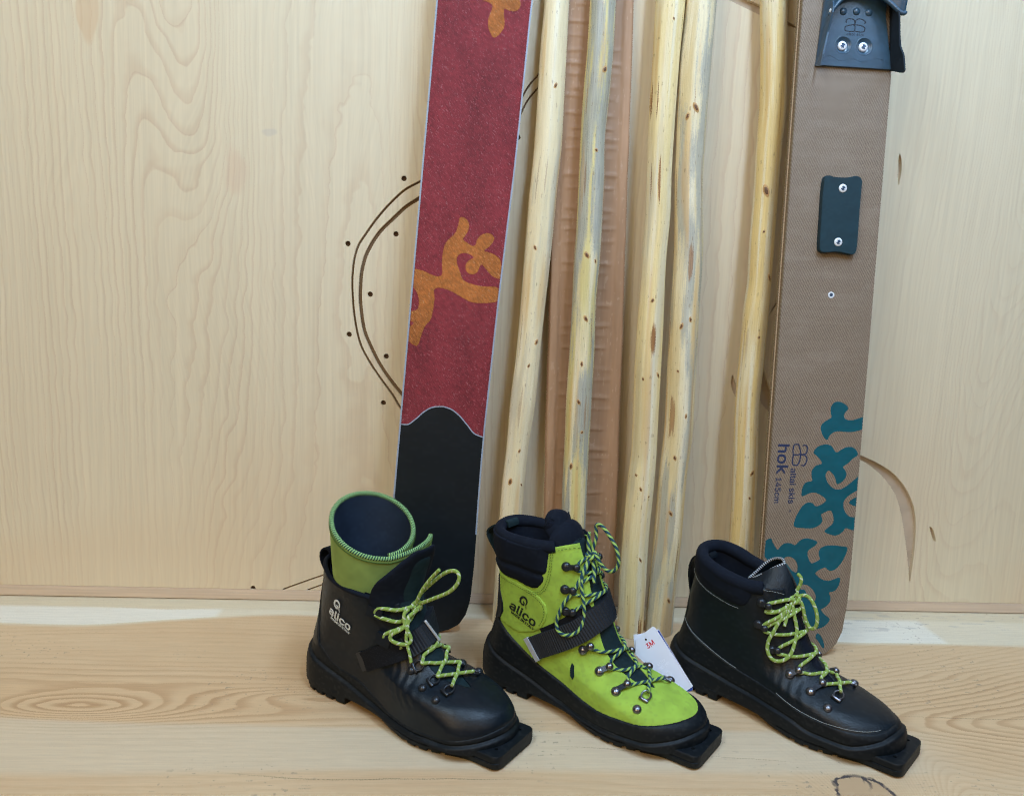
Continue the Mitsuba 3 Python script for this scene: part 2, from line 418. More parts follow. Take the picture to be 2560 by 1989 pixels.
SLIV=[[(649.9,739.9),(654.9,724.7),(656.1,707.9),(653.7,686.7),(649.8,707.6),(648.6,728.5)],
[(636.0,267.8),(641.9,266.1),(675.7,252.6),(701.3,237.8),(724.2,214.7),(741.2,186.4),(749.3,156.8),(752.7,118.0),(752.8,78.7),(752.1,45.1),(743.8,88.4),(731.9,137.0),(718.9,180.1),(704.8,208.4),(682.8,232.5),(656.9,251.1),(636.8,260.8)],
[(772.3,151.1),(780.3,145.0),(788.5,123.7),(784.2,122.6),(776.9,138.1)],
[(468.7,484.0),(482.1,510.7),(492.0,525.6),(492.9,522.8),(483.5,506.8),(470.1,484.5)],
[(456.7,428.7),(466.9,408.6),(472.8,390.3),(481.3,367.8),(493.0,345.3),(499.0,337.2),(500.2,314.1),(493.1,322.3),(482.6,332.4),(467.4,347.6),(460.3,367.1)],
[(419.4,390.8),(424.7,378.2),(431.2,364.0),(432.5,349.5),(426.9,353.9),(420.6,365.7),(417.7,378.0)],
[(316.9,958.8),(364.3,939.8),(414.4,921.6),(441.9,912.1),(475.5,906.1),(464.1,912.5),(429.2,928.7),(413.1,935.8),(394.9,941.7),(349.4,960.9)]]
POLE1=[(917.3,111.2,17.7),(849.4,109.4,19.0),(780.6,108.6,19.7),(722.8,107.8,19.8),(640.8,103.1,20.0),(551.2,99.1,19.5),(417.3,92.0,18.1),(342.7,87.0,19.0),(267.7,81.2,16.8),(203.6,77.1,17.3),(165.1,75.9,17.7)]
POLE2=[(914.7,174.3,18.5),(859.0,173.9,18.8),(791.1,171.5,18.9),(722.4,169.2,17.5),(664.9,170.1,18.5),(595.4,170.1,18.6),(553.7,169.0,19.0),(494.4,168.0,17.5),(422.3,168.5,18.3),(349.3,167.6,19.0),(276.0,167.6,18.5),(213.3,167.6,18.6),(187.8,168.0,18.4)]
POLE3=[(920.0,269.2,20.8),(839.9,267.6,19.2),(749.9,266.5,18.8),(692.4,266.8,17.9),(623.1,268.3,18.1),(558.0,266.8,17.6),(426.5,266.4,19.6),(280.3,267.7,19.2),(234.5,265.8,20.2),(144.5,262.3,19.7),(83.6,261.4,20.4),(22.2,261.7,19.9)]
POLE4=[(922.1,313.4,21.2),(842.1,310.4,22.2),(752.2,309.8,21.2),(694.7,310.4,20.4),(560.4,317.3,20.7),(428.2,317.4,20.9),(316.5,318.5,21.1),(234.7,314.2,20.4),(143.8,312.2,20.8),(82.2,309.2,20.9),(19.9,307.5,21.0)]
POLE5=[(933.6,421.9,19.3),(851.1,428.2,18.9),(772.9,431.8,19.0),(719.5,430.7,18.2),(655.9,430.7,17.7),(595.0,430.2,18.1),(538.3,430.5,17.3),(490.4,428.5,18.6),(412.7,426.9,18.7),(354.0,425.6,18.2),(267.3,428.8,18.9),(142.8,431.9,18.8)]
BOARD_L=[(117.5,639.2),(120.5,552.4),(125.2,380.3),(125.1,305.0),(128.6,175.2)]
BOARD_R=[(222.6,924.9),(225.6,741.9),(233.6,529.7),(237.2,384.4),(242.0,128.9)]

k = thing('plywood_panel', 'pale plywood panel with curved router cuts and drill holes standing behind the skis and poles', 'panel')
cuts = [LineString(line_of(ARC_OUT)).buffer(.0018), LineString(line_of(ARC_IN)).buffer(.0028)]
cuts += [Point(x / 1000, z / 1000).buffer(.0040) for x, z in HOLES]
cuts += [LineString(line_of(c)).buffer(.0014) for c in CUTS] + [poly_of(c, 1) for c in SLIV]
face = box(-1.15, .0185, 1.45, 1.32).difference(unary_union(cuts))
m = extr(face, .0065)
put('sheet', WALL.mesh(m, -.0065), 'plywood', k)
scene_back = trimesh.creation.box([2.6, .010, 1.34], trimesh.transformations.translation_matrix([.15, .0116, .65]))
put('backing_board', scene_back, 'backing', k)
gf = unary_union(cuts[:2] + [LineString(line_of(c)).buffer(.0014) for c in CUTS])
for g in sorted(gf.geoms, key=lambda g: -g.area):
    put('groove', WALL.mesh(extr(g.buffer(.001), .0004), -.0064), 'groove_floor', k)
for x, z in HOLES:  # a dark disc in each hole stands in for the shade of its depth
    put('hole_shade_disc', WALL.mesh(extr(Point(x / 1000, z / 1000).buffer(.0042), .0004), -.0065), 'hole_shade', k)
k = thing('base_strip', 'thin reddish wooden strip along the foot of the plywood panel', 'strip')
m = bevel_prism(box(-1.15, .0012, 1.45, .0182), .0035, .0012)
put('batten', WALL.mesh(m, -.003), 'strip', k)

k = key('shelf')
prof = Polygon([(-.4645, 0), (.0085, 0), (.0085, -.034), (-.4655, -.034), (-.4675, -.030), (-.4675, -.0035), (-.4665, -.0010)])
e = trimesh.creation.extrude_polygon(prof, 2.6, engine='earcut')
v = np.array(e.vertices)
e = trimesh.Trimesh(np.c_[v[:, 2] - 1.15, v[:, 0], v[:, 1]], e.faces, process=False)
put('shelf', e, 'pine_floor', smooth=30)
labels[k] = {'kind': 'structure', 'label': 'pine shelf board with swirling grain that the boots stand on', 'category': 'shelf'}
k = key('floor')
e = trimesh.creation.box([5, 4.5, .04], trimesh.transformations.translation_matrix([.15, -2.0, -.62]))
put('floor', e, 'backing')
labels[k] = {'kind': 'structure', 'label': 'brown floor below the shelf', 'category': 'floor'}

# ---------------------------------------------------------------- carved board
BF = Frame(-.045, .03)
lz = np.array(BOARD_L, float) / 1000
rz = np.array(BOARD_R, float) / 1000
lfit, rfit = np.polyfit(lz[:, 1], lz[:, 0], 1), np.polyfit(rz[:, 1], rz[:, 0], 1)
rng = np.random.default_rng(5)
nu, nv = 90, 640
S, U = np.meshgrid(np.linspace(-.004, 1.25, nv), np.linspace(0, 1, nu), indexing='ij')
X = (lfit[0] * S + lfit[1]) * (1 - U) + (rfit[0] * S + rfit[1]) * U
X = X + .0012 * (meshkit.noise(np.stack([S * 25, S * 0, S * 0], -1), 3) - .5) * np.abs(2 * U - 1)
edge = np.minimum(U, 1 - U) * .112
inside = 1 / (1 + np.exp(-(edge - .0135 - .003 * (meshkit.noise(np.stack([S * 40, U * 0, U * 0], -1), 9) - .5)) / .0009))
zs, gouge = -.004, np.zeros_like(S)
while zs < 1.25:                                    # where one pass of the gouge stops and the next begins, a low cross ridge is left
    sl, u0, u1 = rng.uniform(-.006, .006), rng.uniform(.10, .24), rng.uniform(.74, .88)
    hgt, wd = rng.uniform(.0005, .0014), rng.uniform(.0012, .0022)
    dz = S - zs - sl * (U - .5) - .0012 * (meshkit.noise(np.stack([S * 0, U * 4, S * 0 + zs * 50], -1), 2) - .5)
    win = 1 / (1 + np.exp(-(U - u0) / .02)) / (1 + np.exp((U - u1) / .02))
    gouge = gouge + hgt * np.where(dz > 0, np.exp(-(dz / (wd * 2.2)) ** 2), np.exp(-(dz / wd) ** 2)) * win
    zs += rng.choice([.014, .019, .024, .031])
H = -.0022 * inside + gouge * inside + .0004 * (meshkit.fbm(np.stack([S * 30, U * 20, S * 0], -1), 3, 4) - .5)
H -= .0025 * np.exp(-(edge / .0012) ** 2)
V = BF(np.stack([X, S, H], -1).reshape(-1, 3))
back = BF(np.stack([X, S, H * 0 - .018], -1).reshape(-1, 3))
i, j = np.meshgrid(np.arange(nv - 1), np.arange(nu - 1), indexing='ij')
q = np.stack([i * nu + j, i * nu + j + 1, (i + 1) * nu + j + 1, (i + 1) * nu + j], -1).reshape(-1, 4)
F = np.vstack([q[:, [0, 1, 2]], q[:, [0, 2, 3]]])
N = len(V)
sides = []
for a in (np.arange(nv) * nu, np.arange(nv) * nu + nu - 1):
    sides += [np.stack([a[:-1], a[1:], a[1:] + N], 1), np.stack([a[:-1], a[1:] + N, a[:-1] + N], 1)]
k = thing('carved_board', 'brown wooden board with gouged cross ripples, upright behind the second pole from the left', 'board')
put('face', trimesh.Trimesh(np.vstack([V, back]), np.vstack([F] + sides), process=False), 'brown_board', k, smooth=40)

# ---------------------------------------------------------------- the five debarked poles
POLES = [(POLE1, -.06, .045, 'pale debarked pole with a rusty orange scar, leftmost of the five, beside the red ski'),
         (POLE2, -.088, .055, 'greenish yellow debarked pole with blue grey stains in front of the brown carved board'),
         (POLE3, -.095, .06, 'yellow debarked pole with dark bark streaks near its foot, right of the brown carved board'),
         (POLE4, -.088, .05, 'debarked pole with grey mottled weathering, touching the yellow pole on its left'),
         (POLE5, -.075, .05, 'smooth golden debarked pole next to the brown ski, rightmost of the five')]
KNOTS = [[(795, 4, 4), (568, -6, 3.5), (432, 9, 4), (397, 1, 3), (270, 2, 3), (223, -6, 5), (218, 11, 3)],
         [(816, 6, 5.5), (706, 3, 4), (405, -2, 3.5), (470, 1, 4.5), (350, -3, 4), (306, 4, 3.5), (255, -9, 4), (560, -3, 5), (552, 10, 3)],
         [(888, 2, 2.5), (393, 12, 3.5), (387, -10, 3), (246, -12, 3), (215, 9, 2.5), (226, -4, 3), (500, -3, 4), (120, 5, 3)],
         [(770, -1, 5.5), (758, -11, 4.5), (475, 3, 3.5), (465, -9, 4), (335, 4, 3), (273, -6, 4), (190, -4, 4), (57, 6, 4), (400, -10, 3)],
         [(664, -6, 7), (606, -5, 3), (540, 9, 4), (453, 1, 3.5), (212, 2, 3), (250, 4, 4)]]
for pi_, (pts, y0, kk, lab) in enumerate(POLES):
    a = np.array(pts, float) / 1000
    a = a[np.argsort(a[:, 0])]
    z0, z1 = a[0, 0], a[-1, 0]
    sx0, sx1 = (a[2, 1] - a[0, 1]) / (a[2, 0] - z0), (a[-1, 1] - a[-4, 1]) / (z1 - a[-4, 0])
    zz = np.r_[0.0005, a[:, 0], 1.05, 1.22]
    xx = np.r_[a[0, 1] - sx0 * z0 * .6, a[:, 1], a[-1, 1] + sx1 * (1.05 - z1), a[-1, 1] + sx1 * (1.22 - z1)]
    ww = np.r_[a[0, 2], a[:, 2], a[-1, 2], a[-1, 2]]
    fx, fw = PchipInterpolator(zz, xx), PchipInterpolator(zz, ww)
    n, sides = 260, 60
    z = np.linspace(.0005, 1.22, n)
    th = np.linspace(0, 2 * np.pi, sides + 1)
    rs = np.random.default_rng(20 + pi_)
    nf = 9 if pi_ in (0, 2) else 11
    base = np.sort((np.arange(nf) + rs.uniform(-.28, .28, nf)) * 2 * np.pi / nf)
    wob = np.stack([np.interp(z, np.linspace(0, 1.22, 9), rs.uniform(-.16, .16, 9)) for _ in range(nf)], 1)
    dist = np.stack([np.interp(z, np.linspace(0, 1.22, 8), rs.uniform(.93, 1.0, 8)) for _ in range(nf)], 1)
    c = np.cos(th[None, :, None] - (base[None, None] + wob[:, None]))
    r = np.min(np.where(c > .05, dist[:, None] / np.maximum(c, .05), 9), -1)
    round_ = .80 if pi_ in (1, 4) else .45          # the drawknife left flats on some, others are nearly round
    r = round_ * .985 + (1 - round_) * np.minimum(r, 1.045)
    nz = meshkit.fbm(np.stack([np.cos(th)[None] * 1.6 + 0 * z[:, None], np.sin(th)[None] * 1.6 + 0 * z[:, None], z[:, None] * 9 + 0 * th[None]], -1), 3, 30 + pi_)
    r = r + .055 * (nz - .5)
    for zk, dx, sz in KNOTS[pi_]:                   # wood swells around each knot
        t0 = -np.pi / 2 + math.asin(max(-.95, min(.95, dx / 1000 / fw(zk / 1000))))
        dth = np.angle(np.exp(1j * (th - t0)))
        r = r + .035 * np.exp(-(dth[None] / .35) ** 2 - ((z[:, None] - zk / 1000) / .012) ** 2)
    R = r * fw(z)[:, None]
    cx, cy = fx(z), y0 + kk * z
    Vp = np.stack([cx[:, None] + R * np.cos(th)[None], cy[:, None] + R * np.sin(th)[None], np.broadcast_to(z[:, None], R.shape)], -1)
    SS = sides + 1
    i, j = np.meshgrid(np.arange(n - 1), np.arange(sides), indexing='ij')
    q = np.stack([i * SS + j, i * SS + j + 1, (i + 1) * SS + j + 1, (i + 1) * SS + j], -1).reshape(-1, 4)
    F = np.vstack([q[:, [0, 1, 2]], q[:, [0, 2, 3]]])
    uv = np.stack(np.broadcast_arrays(th[None] / (2 * np.pi), z[:, None]), -1).reshape(-1, 2)
    kpole = thing('wooden_pole', lab, 'pole', 'debarked poles leaning in a row')
    put('shaft', trimesh.Trimesh(Vp.reshape(-1, 3), F, process=False), 'pole%d' % pi_, kpole, smooth=True, uv=uv)
    for zk, dx, sz in KNOTS[pi_]:
        zk, dx = zk / 1000, dx / 1000
        wv = float(fw(zk))
        s0 = max(-.9, min(.9, dx / wv))
        t0 = -math.pi / 2 + math.asin(s0)
        rr = np.interp(zk, z, R[:, int(round((t0 % (2 * math.pi)) / (2 * math.pi) * sides))])
        pos = np.array([float(fx(zk)) + rr * math.cos(t0), y0 + kk * zk + rr * math.sin(t0), zk])
        nn = np.array([math.cos(t0), math.sin(t0), 0])
        B = np.eye(4)
        B[:3, :3] = np.stack([np.cross([0, 0, 1.], nn), [0, 0, 1.], nn], 1)
        B[:3, 3] = pos
        for nm, rad, hh, up, mt in (('knot', sz * .00060, .0006, 0, 'knot_ring'), ('core', sz * .00042, .0009, 0, 'knot')):
            d = dome(rad, hh, 12, 4)
            d.apply_scale([1, 1.2 + ((zk * 7919 + dx * 104729) % 1) * 1.3, 1])
            d.apply_transform(trimesh.transformations.rotation_matrix(.5 * math.sin(zk * 900), [0, 0, 1]))
            d.apply_transform(B)
            if nm == 'knot':
                kn = put('knot', d, mt, kpole, smooth=True)
            else:
                put('core', d, mt, kn, smooth=True)

# ---------------------------------------------------------------- skis
LS_L=[(-58.7,897.0),(-69.8,681.6),(-81.2,514.9),(-87.1,401.4),(-93.1,309.1),(-104.2,227.0)]
LS_R=[(74.4,905.5),(60.5,688.5),(43.9,492.1),(30.3,301.4),(27.3,242.6),(22.7,111.2),(19.6,63.4),(17.3,46.3),(12.3,28.6),(2.8,13.8),(-10.3,5.8),(-30.8,0.4)]
LS_WAVE=[(-102.8,310.5),(-93.6,309.8),(-82.5,309.1),(-70.6,316.7),(-56.8,329.4),(-44.8,335.6),(-32.6,336.8),(-20.3,333.7),(-7.8,324.9),(4.9,310.9),(15.6,298.9),(28.0,294.1),(38.4,291.3)]
VINE=[(-16.4,606.3),(-8.3,605.3),(-2.5,597.7),(-2.8,588.8),(-7.5,580.7),(-11.7,574.6),(-2.1,569.1),(3.6,565.4),(7.9,568.6),(8.7,574.6),(13.5,581.7),(22.3,585.7),(29.4,584.4),(34.0,579.1),(31.9,572.7),(26.1,565.5),(20.6,562.3),(19.3,559.8),(26.4,558.6),(34.5,555.9),(40.7,552.3),(45.0,545.5),(45.9,521.6),(37.8,522.8),(31.6,526.0),(27.0,530.7),(22.2,536.5),(16.9,542.2),(13.5,536.1),(12.3,531.1),(7.4,526.9),(1.4,526.6),(-4.7,530.3),(-6.4,537.2),(-4.2,543.3),(0.7,547.5),(6.6,550.7),(2.1,553.5),(-1.6,555.3),(-9.7,556.5),(-15.6,553.7),(-19.0,548.5),(-18.1,540.7),(-13.8,530.9),(-10.4,520.1),(-4.2,515.4),(8.0,512.0),(20.1,510.1),(44.3,511.1),(43.1,489.8),(29.0,487.2),(8.9,486.4),(0.7,488.6),(-10.5,494.2),(-23.8,501.6),(-36.0,505.7),(-46.0,506.0),(-49.9,501.5),(-48.0,493.6),(-48.4,485.6),(-50.0,471.5),(-52.6,459.4),(-60.4,452.0),(-65.0,438.8),(-69.5,421.5),(-77.7,424.2),(-86.9,431.9),(-85.3,448.0),(-77.5,452.3),(-75.5,455.4),(-84.6,458.8),(-84.0,470.1),(-74.0,472.5),(-70.1,476.7),(-69.9,488.6),(-72.8,497.5),(-79.0,506.2),(-82.1,511.0),(-79.7,531.9),(-64.7,528.6),(-54.6,524.1),(-43.5,520.7),(-37.6,524.9),(-39.5,539.7),(-38.6,555.6),(-36.0,567.5),(-29.3,575.7),(-21.5,583.0),(-17.9,594.0)]
VINE2=[(-14.9,917.7),(2.3,900.9),(12.8,898.6),(20.2,894.1),(17.4,885.9),(13.6,875.6),(14.0,865.6),(17.5,856.8),(20.8,852.0),(25.0,851.8),(31.0,857.6),(36.0,865.0),(36.7,873.1),(35.3,883.0),(34.9,892.0),(40.2,889.3),(48.6,887.9),(54.8,890.3),(58.3,896.5),(56.3,904.4),(47.5,915.8),(34.6,924.9)]
RS_L=[(433.4,831.5),(435.0,646.1),(433.4,537.3),(431.3,426.5),(430.8,313.7),(431.5,198.8)]
RS_R=[(562.6,823.5),(564.9,652.6),(565.6,543.1),(559.4,431.4),(564.3,260.3),(562.7,190.5),(564.0,131.7),(562.4,78.2),(558.4,38.4),(550.2,18.2),(536.0,1.9),(522.0,-3.3)]
TA=[(514.9,361.8),(516.3,366.7),(520.9,371.6),(528.9,371.7),(537.2,367.4),(541.1,362.7),(539.1,359.6),(536.0,355.9),(534.5,352.2),(536.6,348.1),(541.5,345.6),(548.9,346.1),(556.1,348.7),(565.7,352.1),(566.0,333.9),(560.5,332.5),(555.1,330.5),(546.6,329.0),(537.9,329.0),(530.4,330.0),(523.1,328.9),(517.8,325.1),(515.1,320.7),(514.7,317.7),(512.3,316.8),(509.7,318.8),(505.5,324.1),(502.8,332.4),(503.2,337.9),(507.8,342.9),(514.2,346.7),(517.5,348.9),(515.8,354.6)]
TB=[(494.4,297.3),(496.7,303.2),(502.4,308.2),(510.9,310.7),(518.4,309.9),(522.4,306.4),(525.2,301.6),(529.2,298.7),(535.0,303.8),(542.1,307.6),(549.5,308.2),(555.3,305.6),(560.2,299.1),(558.7,294.7),(553.3,292.1),(546.5,284.0),(538.2,279.1),(543.6,274.1),(545.9,268.7),(544.0,261.9),(539.4,256.9),(532.9,253.0),(531.3,256.6),(529.6,262.7),(525.4,268.7),(519.4,273.7),(515.9,270.9),(514.7,265.3),(517.6,257.5),(523.7,250.3),(530.9,246.2),(538.4,246.4),(545.5,250.3),(553.7,257.3),(561.8,264.9),(565.3,268.0),(565.8,246.5),(561.0,244.6),(555.0,240.7),(548.0,235.0),(544.2,228.7),(544.9,220.1),(547.9,214.0),(552.7,208.6),(557.9,206.5),(567.8,207.1),(568.2,187.3),(562.6,187.4),(556.8,188.8),(550.3,191.2),(547.0,185.5),(541.2,180.4),(535.0,179.0),(526.1,181.3),(518.3,184.8),(525.3,191.2),(531.2,196.3),(532.2,202.5),(530.1,209.8),(527.8,214.7),(524.6,216.1),(518.6,213.2),(512.0,209.6),(514.9,204.5),(515.7,199.6),(512.6,194.6),(505.4,190.1),(496.8,188.6),(486.8,189.2),(475.6,189.9),(473.8,193.6),(475.3,202.3),(478.9,211.0),(484.4,221.0),(490.2,225.8),(495.7,226.8),(500.2,225.1),(503.0,220.8),(510.4,222.3),(520.0,229.9),(515.7,234.1),(507.9,238.8),(501.5,241.1),(495.3,240.7),(489.3,237.7),(483.6,234.5),(481.7,236.9),(482.0,244.2),(483.9,251.6),(487.9,256.0),(497.1,256.9),(494.4,265.4),(494.3,272.7),(498.5,278.9),(504.5,281.5),(509.4,282.6),(505.2,288.9),(499.8,294.2)]
TC=[(552.2,227.1),(554.6,231.5),(561.1,235.3),(565.4,236.7),(565.9,222.5),(562.2,222.4),(556.4,224.7)]
TD=[(430.6,162.1),(433.7,168.1),(438.1,172.2),(442.7,173.3),(444.8,167.7),(448.8,161.4),(453.5,155.6),(456.4,161.0),(461.4,165.8),(467.1,167.3),(473.1,166.0),(478.6,163.2),(482.9,169.2),(488.4,173.4),(495.4,174.5),(502.6,173.2),(511.1,169.9),(509.6,165.7),(503.5,160.9),(498.0,156.7),(497.1,152.5),(498.8,145.5),(502.9,138.5),(505.9,137.8),(517.3,143.6),(514.5,148.8),(513.5,154.7),(515.4,160.0),(521.0,163.6),(530.4,165.0),(538.7,165.0),(547.1,163.7),(555.4,163.3),(555.8,158.6),(553.0,149.1),(547.9,138.3),(541.4,130.5),(534.6,127.2),(529.1,128.5),(525.2,133.1),(517.8,129.4),(509.9,123.9),(515.1,118.7),(522.5,114.1),(531.0,112.2),(538.0,114.5),(547.7,118.8),(548.8,113.5),(547.0,105.1),(541.7,97.3),(532.3,95.9),(536.4,89.5),(536.9,83.5),(532.7,76.3),(525.9,71.4),(522.4,70.8),(527.6,64.3),(534.0,59.6),(538.4,56.1),(534.8,48.9),(526.9,42.7),(517.6,40.8),(507.8,43.6),(501.1,53.1),(495.7,61.3),(491.5,70.8),(489.4,82.6),(482.6,94.4),(474.4,108.4),(462.8,122.4),(446.6,135.0),(432.8,147.6)]
TD_H1=[(461.3,142.3),(465.7,146.5),(471.5,147.5),(478.9,143.9),(483.5,136.9),(484.8,127.5),(482.8,122.8),(475.4,127.3),(468.9,135.4)]
TD_H2=[(490.1,105.2),(495.8,107.1),(503.1,104.9),(510.8,97.3),(515.0,89.1),(513.8,81.3),(508.2,85.4),(501.8,90.6),(499.1,95.9),(496.4,100.0),(491.2,98.1)]
TE=[(520.4,35.4),(525.4,32.5),(530.1,24.8),(532.7,17.6),(532.4,11.6),(529.2,13.9),(522.5,23.5),(517.9,28.2)]
LG1=[(465.7,295.6),(465.1,302.8),(466.7,308.9),(471.6,309.1),(474.5,303.9),(476.3,296.7),(471.9,294.1),(466.6,294.4),(465.2,285.8),(466.4,280.2),(471.4,279.1),(474.8,282.9),(476.3,291.0),(476.3,296.7)]
LG2=[(479.1,307.7),(482.4,308.2),(485.5,304.3),(485.2,298.6),(481.7,295.2),(476.4,294.7),(482.7,293.7),(486.3,288.9),(485.1,283.2),(481.3,279.0),(479.2,279.8)]
TXT=[(443.2,310.6),(444.5,265.8),(460.4,311.2),(443.1,262.1),(443.4,224.2),(451.7,262.3),(463.5,275.2),(463.8,223.9),(472.7,274.7),(466.7,215.8),(466.2,210.8)]
PLATE=[(477.4,679.3),(484.5,680.3),(491.3,678.2),(501.9,678.1),(512.4,678.9),(520.1,681.5),(526.8,680.4),(530.5,675.8),(530.4,669.5),(530.1,632.8),(530.6,587.0),(529.3,578.0),(524.9,575.2),(518.1,576.2),(507.3,578.0),(497.9,578.4),(490.1,576.8),(480.8,576.7),(477.1,581.9),(476.7,628.9),(476.2,660.4)]
PSCREW=[(503.7,663.7),(502.9,591.4)]
INSERT=[(503.0,520.0)]
BIND=[(456.5,825.6),(562.1,826.9),(551.5,868.9),(545.2,914.8),(541.3,942.8),(470.4,938.1),(466.6,909.7),(464.8,884.9),(462.0,852.7)]
BSCREW=[(491.3,852.7),(520.3,852.7)]
BRIV=[(487.8,895.9),(506.0,897.0),(523.1,896.7)]
BLOGO=[(505.6,878.9),(494.4,866.8),(518.8,866.6)]
BWAVE=[(465.6,835.8),(472.2,839.1),(480.0,836.7),(488.7,833.3),(496.2,834.8),(503.6,837.7),(512.2,835.0),(520.0,833.4),(528.2,836.0),(538.0,838.7),(547.3,837.5)]
BEARTOP=[(539.6,903.7),(557.9,891.0),(562.4,882.2),(558.1,863.2),(557.9,849.2),(562.4,814.4),(556.9,808.8),(548.7,817.1)]



def decal(frame, shape, h, t=.00025):
    return frame.mesh(extr(shape, t), h)


LSF, RSF = Frame(-.105, .06), Frame(-.16, .06)
k = thing('red_ski', 'ski with red plush base, orange vine pattern and black tail, leaning left of the poles', 'ski', )
lz, rz = np.array(LS_L) / 1000, np.array(LS_R) / 1000
pl = np.polyfit(lz[:4, 1], lz[:4, 0], 2)
up = lambda c, s: np.polyval(c, s)
sL = np.linspace(.0, 1.3, 30)
pr_ = np.polyfit(rz[:5, 1], rz[:5, 0], 1)
left_pts = [(np.polyval(np.polyfit(lz[:5, 1], lz[:5, 0], 1), s), s) for s in np.linspace(.055, 1.3, 24)]
right_pts = [(np.interp(s, rz[::-1, 1], rz[::-1, 0]) if s < .9 else np.polyval(pr_, s), s) for s in np.r_[np.linspace(.0004, .06, 14), np.linspace(.1, 1.3, 24)]]
tail = [(-.072, .0006), (-.088, .006), (-.098, .020), (-.102, .036)]
out = Polygon(tail[::1] + left_pts + right_pts[::-1]).buffer(0)
out = out.buffer(.004).buffer(-.004)
m = bevel_prism(out.buffer(-.0012), .0092, .0004)
put('core', LSF.mesh(m, -.0100), 'core_tan', k, smooth=30)
edge_ = out.difference(out.buffer(-.0022)).intersection(box(-1, .15, 1, 2))
put('steel_edge', LSF.mesh(extr(edge_, .0022), -.0020), 'steel_edge', k)
inner_ = out.buffer(-.0024)
w = line_of(LS_WAVE, 5)
above = Polygon(np.vstack([w, [(.3, 1.4), (-.3, 1.4)]]))
base_low = inner_.difference(above).union(out.intersection(box(-1, -1, 1, .15)).buffer(-.0003))
put('black_tail', LSF.mesh(bevel_prism(base_low.buffer(0), .0016, .0006), -.0012), 'black_base', k, smooth=30)
red = inner_.intersection(above)
vine = unary_union([poly_of(VINE), poly_of(VINE2)]).intersection(red.buffer(-.0004))
ks = put('plush_base', LSF.mesh(bevel_prism(red.difference(vine), .0020, .0008), -.0012), 'red_plush', k)
for g in sorted(vine.geoms, key=lambda g: -g.area):
    put('vine_pattern', LSF.mesh(extr(g, .0021), -.0012), 'orange_plush', k)
trim = LineString(w).buffer(.0008).intersection(inner_)
put('trim_line', LSF.mesh(extr(trim, .0011), 0), 'steel_edge', k)

k = thing('brown_ski', 'brown twill topped ski with teal leaf pattern and black binding, leaning right of the poles', 'ski')
RW = .1305
x0, x1 = .4335, .5640  # flat black disc in place of the shaded punched hole
tailr = [(x1 - .044, .0006), (x1 - .028, .0035), (x1 - .0135, .0185), (x1 - .0055, .038), (x1 - .0015, .078)]
taill = [(x0 + .0015, .078), (x0 + .0055, .038), (x0 + .0135, .0185), (x0 + .028, .0035), (x0 + .044, .0006)]
out = Polygon(tailr + [(x1, .13), (x1, 1.3), (x0, 1.3), (x0, .13)] + taill).buffer(.006).buffer(-.006)
TH = .026
for nm, ins, h0, h1, mt in (('top_sheet', 0, -.0042, 0, 'twill'), ('sidewall', .0007, -.0105, -.0043, 'side_brown'), ('steel_edge', -.0004, -.0122, -.0106, 'core_tan'), ('base', .0002, -.0185, -.0123, 'side_brown'), ('tip_protector', .0010, -.026, -.0186, 'core_tan')):
    if nm == 'top_sheet':
        m = bevel_prism(out, .0042, .0016, 4)
        put(nm, RSF.mesh(m, h0), mt, k, smooth=50)
    elif nm != 'tip_protector':
        put(nm, RSF.mesh(extr(out.buffer(-ins), h1 - h0), h0), mt, k)
fl = out.buffer(-.0012)
teal = unary_union([poly_of(TA), poly_of(TB), poly_of(TC), poly_of(TD).difference(poly_of(TD_H1)).difference(poly_of(TD_H2)), poly_of(TE)]).intersection(out.buffer(-.0002))
for g in sorted(teal.geoms, key=lambda g: -g.area):
    put('leaf_pattern', decal(RSF, g.intersection(fl), .0), 'teal_print', k)
logo = unary_union([LineString(line_of(LG1)).buffer(.00092), LineString(line_of(LG2)).buffer(.00092)])
put('logo', decal(RSF, logo, 0), 'navy_print', k)


def ski_text(txt, xb, s0, s1, height, bold, thin=0):
    """Lettering that reads down the ski: baseline at x = xb, from s0 down to s1."""
    m = meshkit.text_mesh(txt, height, .00025, bold)
    v = np.array(m.vertices)
    v[:, 0] *= (s0 - s1) / v[:, 0].max()
    v = np.c_[xb + v[:, 1] + (v[:, 0]) * -.004, s0 - v[:, 0], v[:, 2]]
    return trimesh.Trimesh(RSF(v), m.faces, process=False)


put('word', ski_text('hok', .4438, .3106, .2662, .0155, True), 'navy_print', k)
put('size_marking', ski_text('145cm', .4432, .2622, .2242, .0078, True), 'navy_print', k)
put('maker_name', ski_text('altai skis', .4640, .2752, .2240, .0082, True), 'navy_print', k)
put('registered_mark', ski_text('x', .4658, .2162, .2112, .0042, False), 'navy_print', k)

# rubber heel plate with two screws, and a threaded insert below it


def screw_on(frame, parent, x, s, h, r, name='screw', hh=.0012):
    d = trimesh.creation.revolve(np.array([(r, -.001), (r, hh * .35), (r * .86, hh * .8), (r * .55, hh), (0, hh)]), sections=28)
    d.apply_translation([x, s, 0])
    kk = put(name, frame.mesh(d, h), 'screw', parent, smooth=True)
    cr = unary_union([affinity.rotate(box(-r * .52, -r * .13, r * .52, r * .13), a) for a in (20, 110, 65)])
    cr = affinity.translate(cr, x, s)
    put('slot', frame.mesh(extr(cr, .0004), h + hh + .0001), 'screw_slot', kk)
    return kk


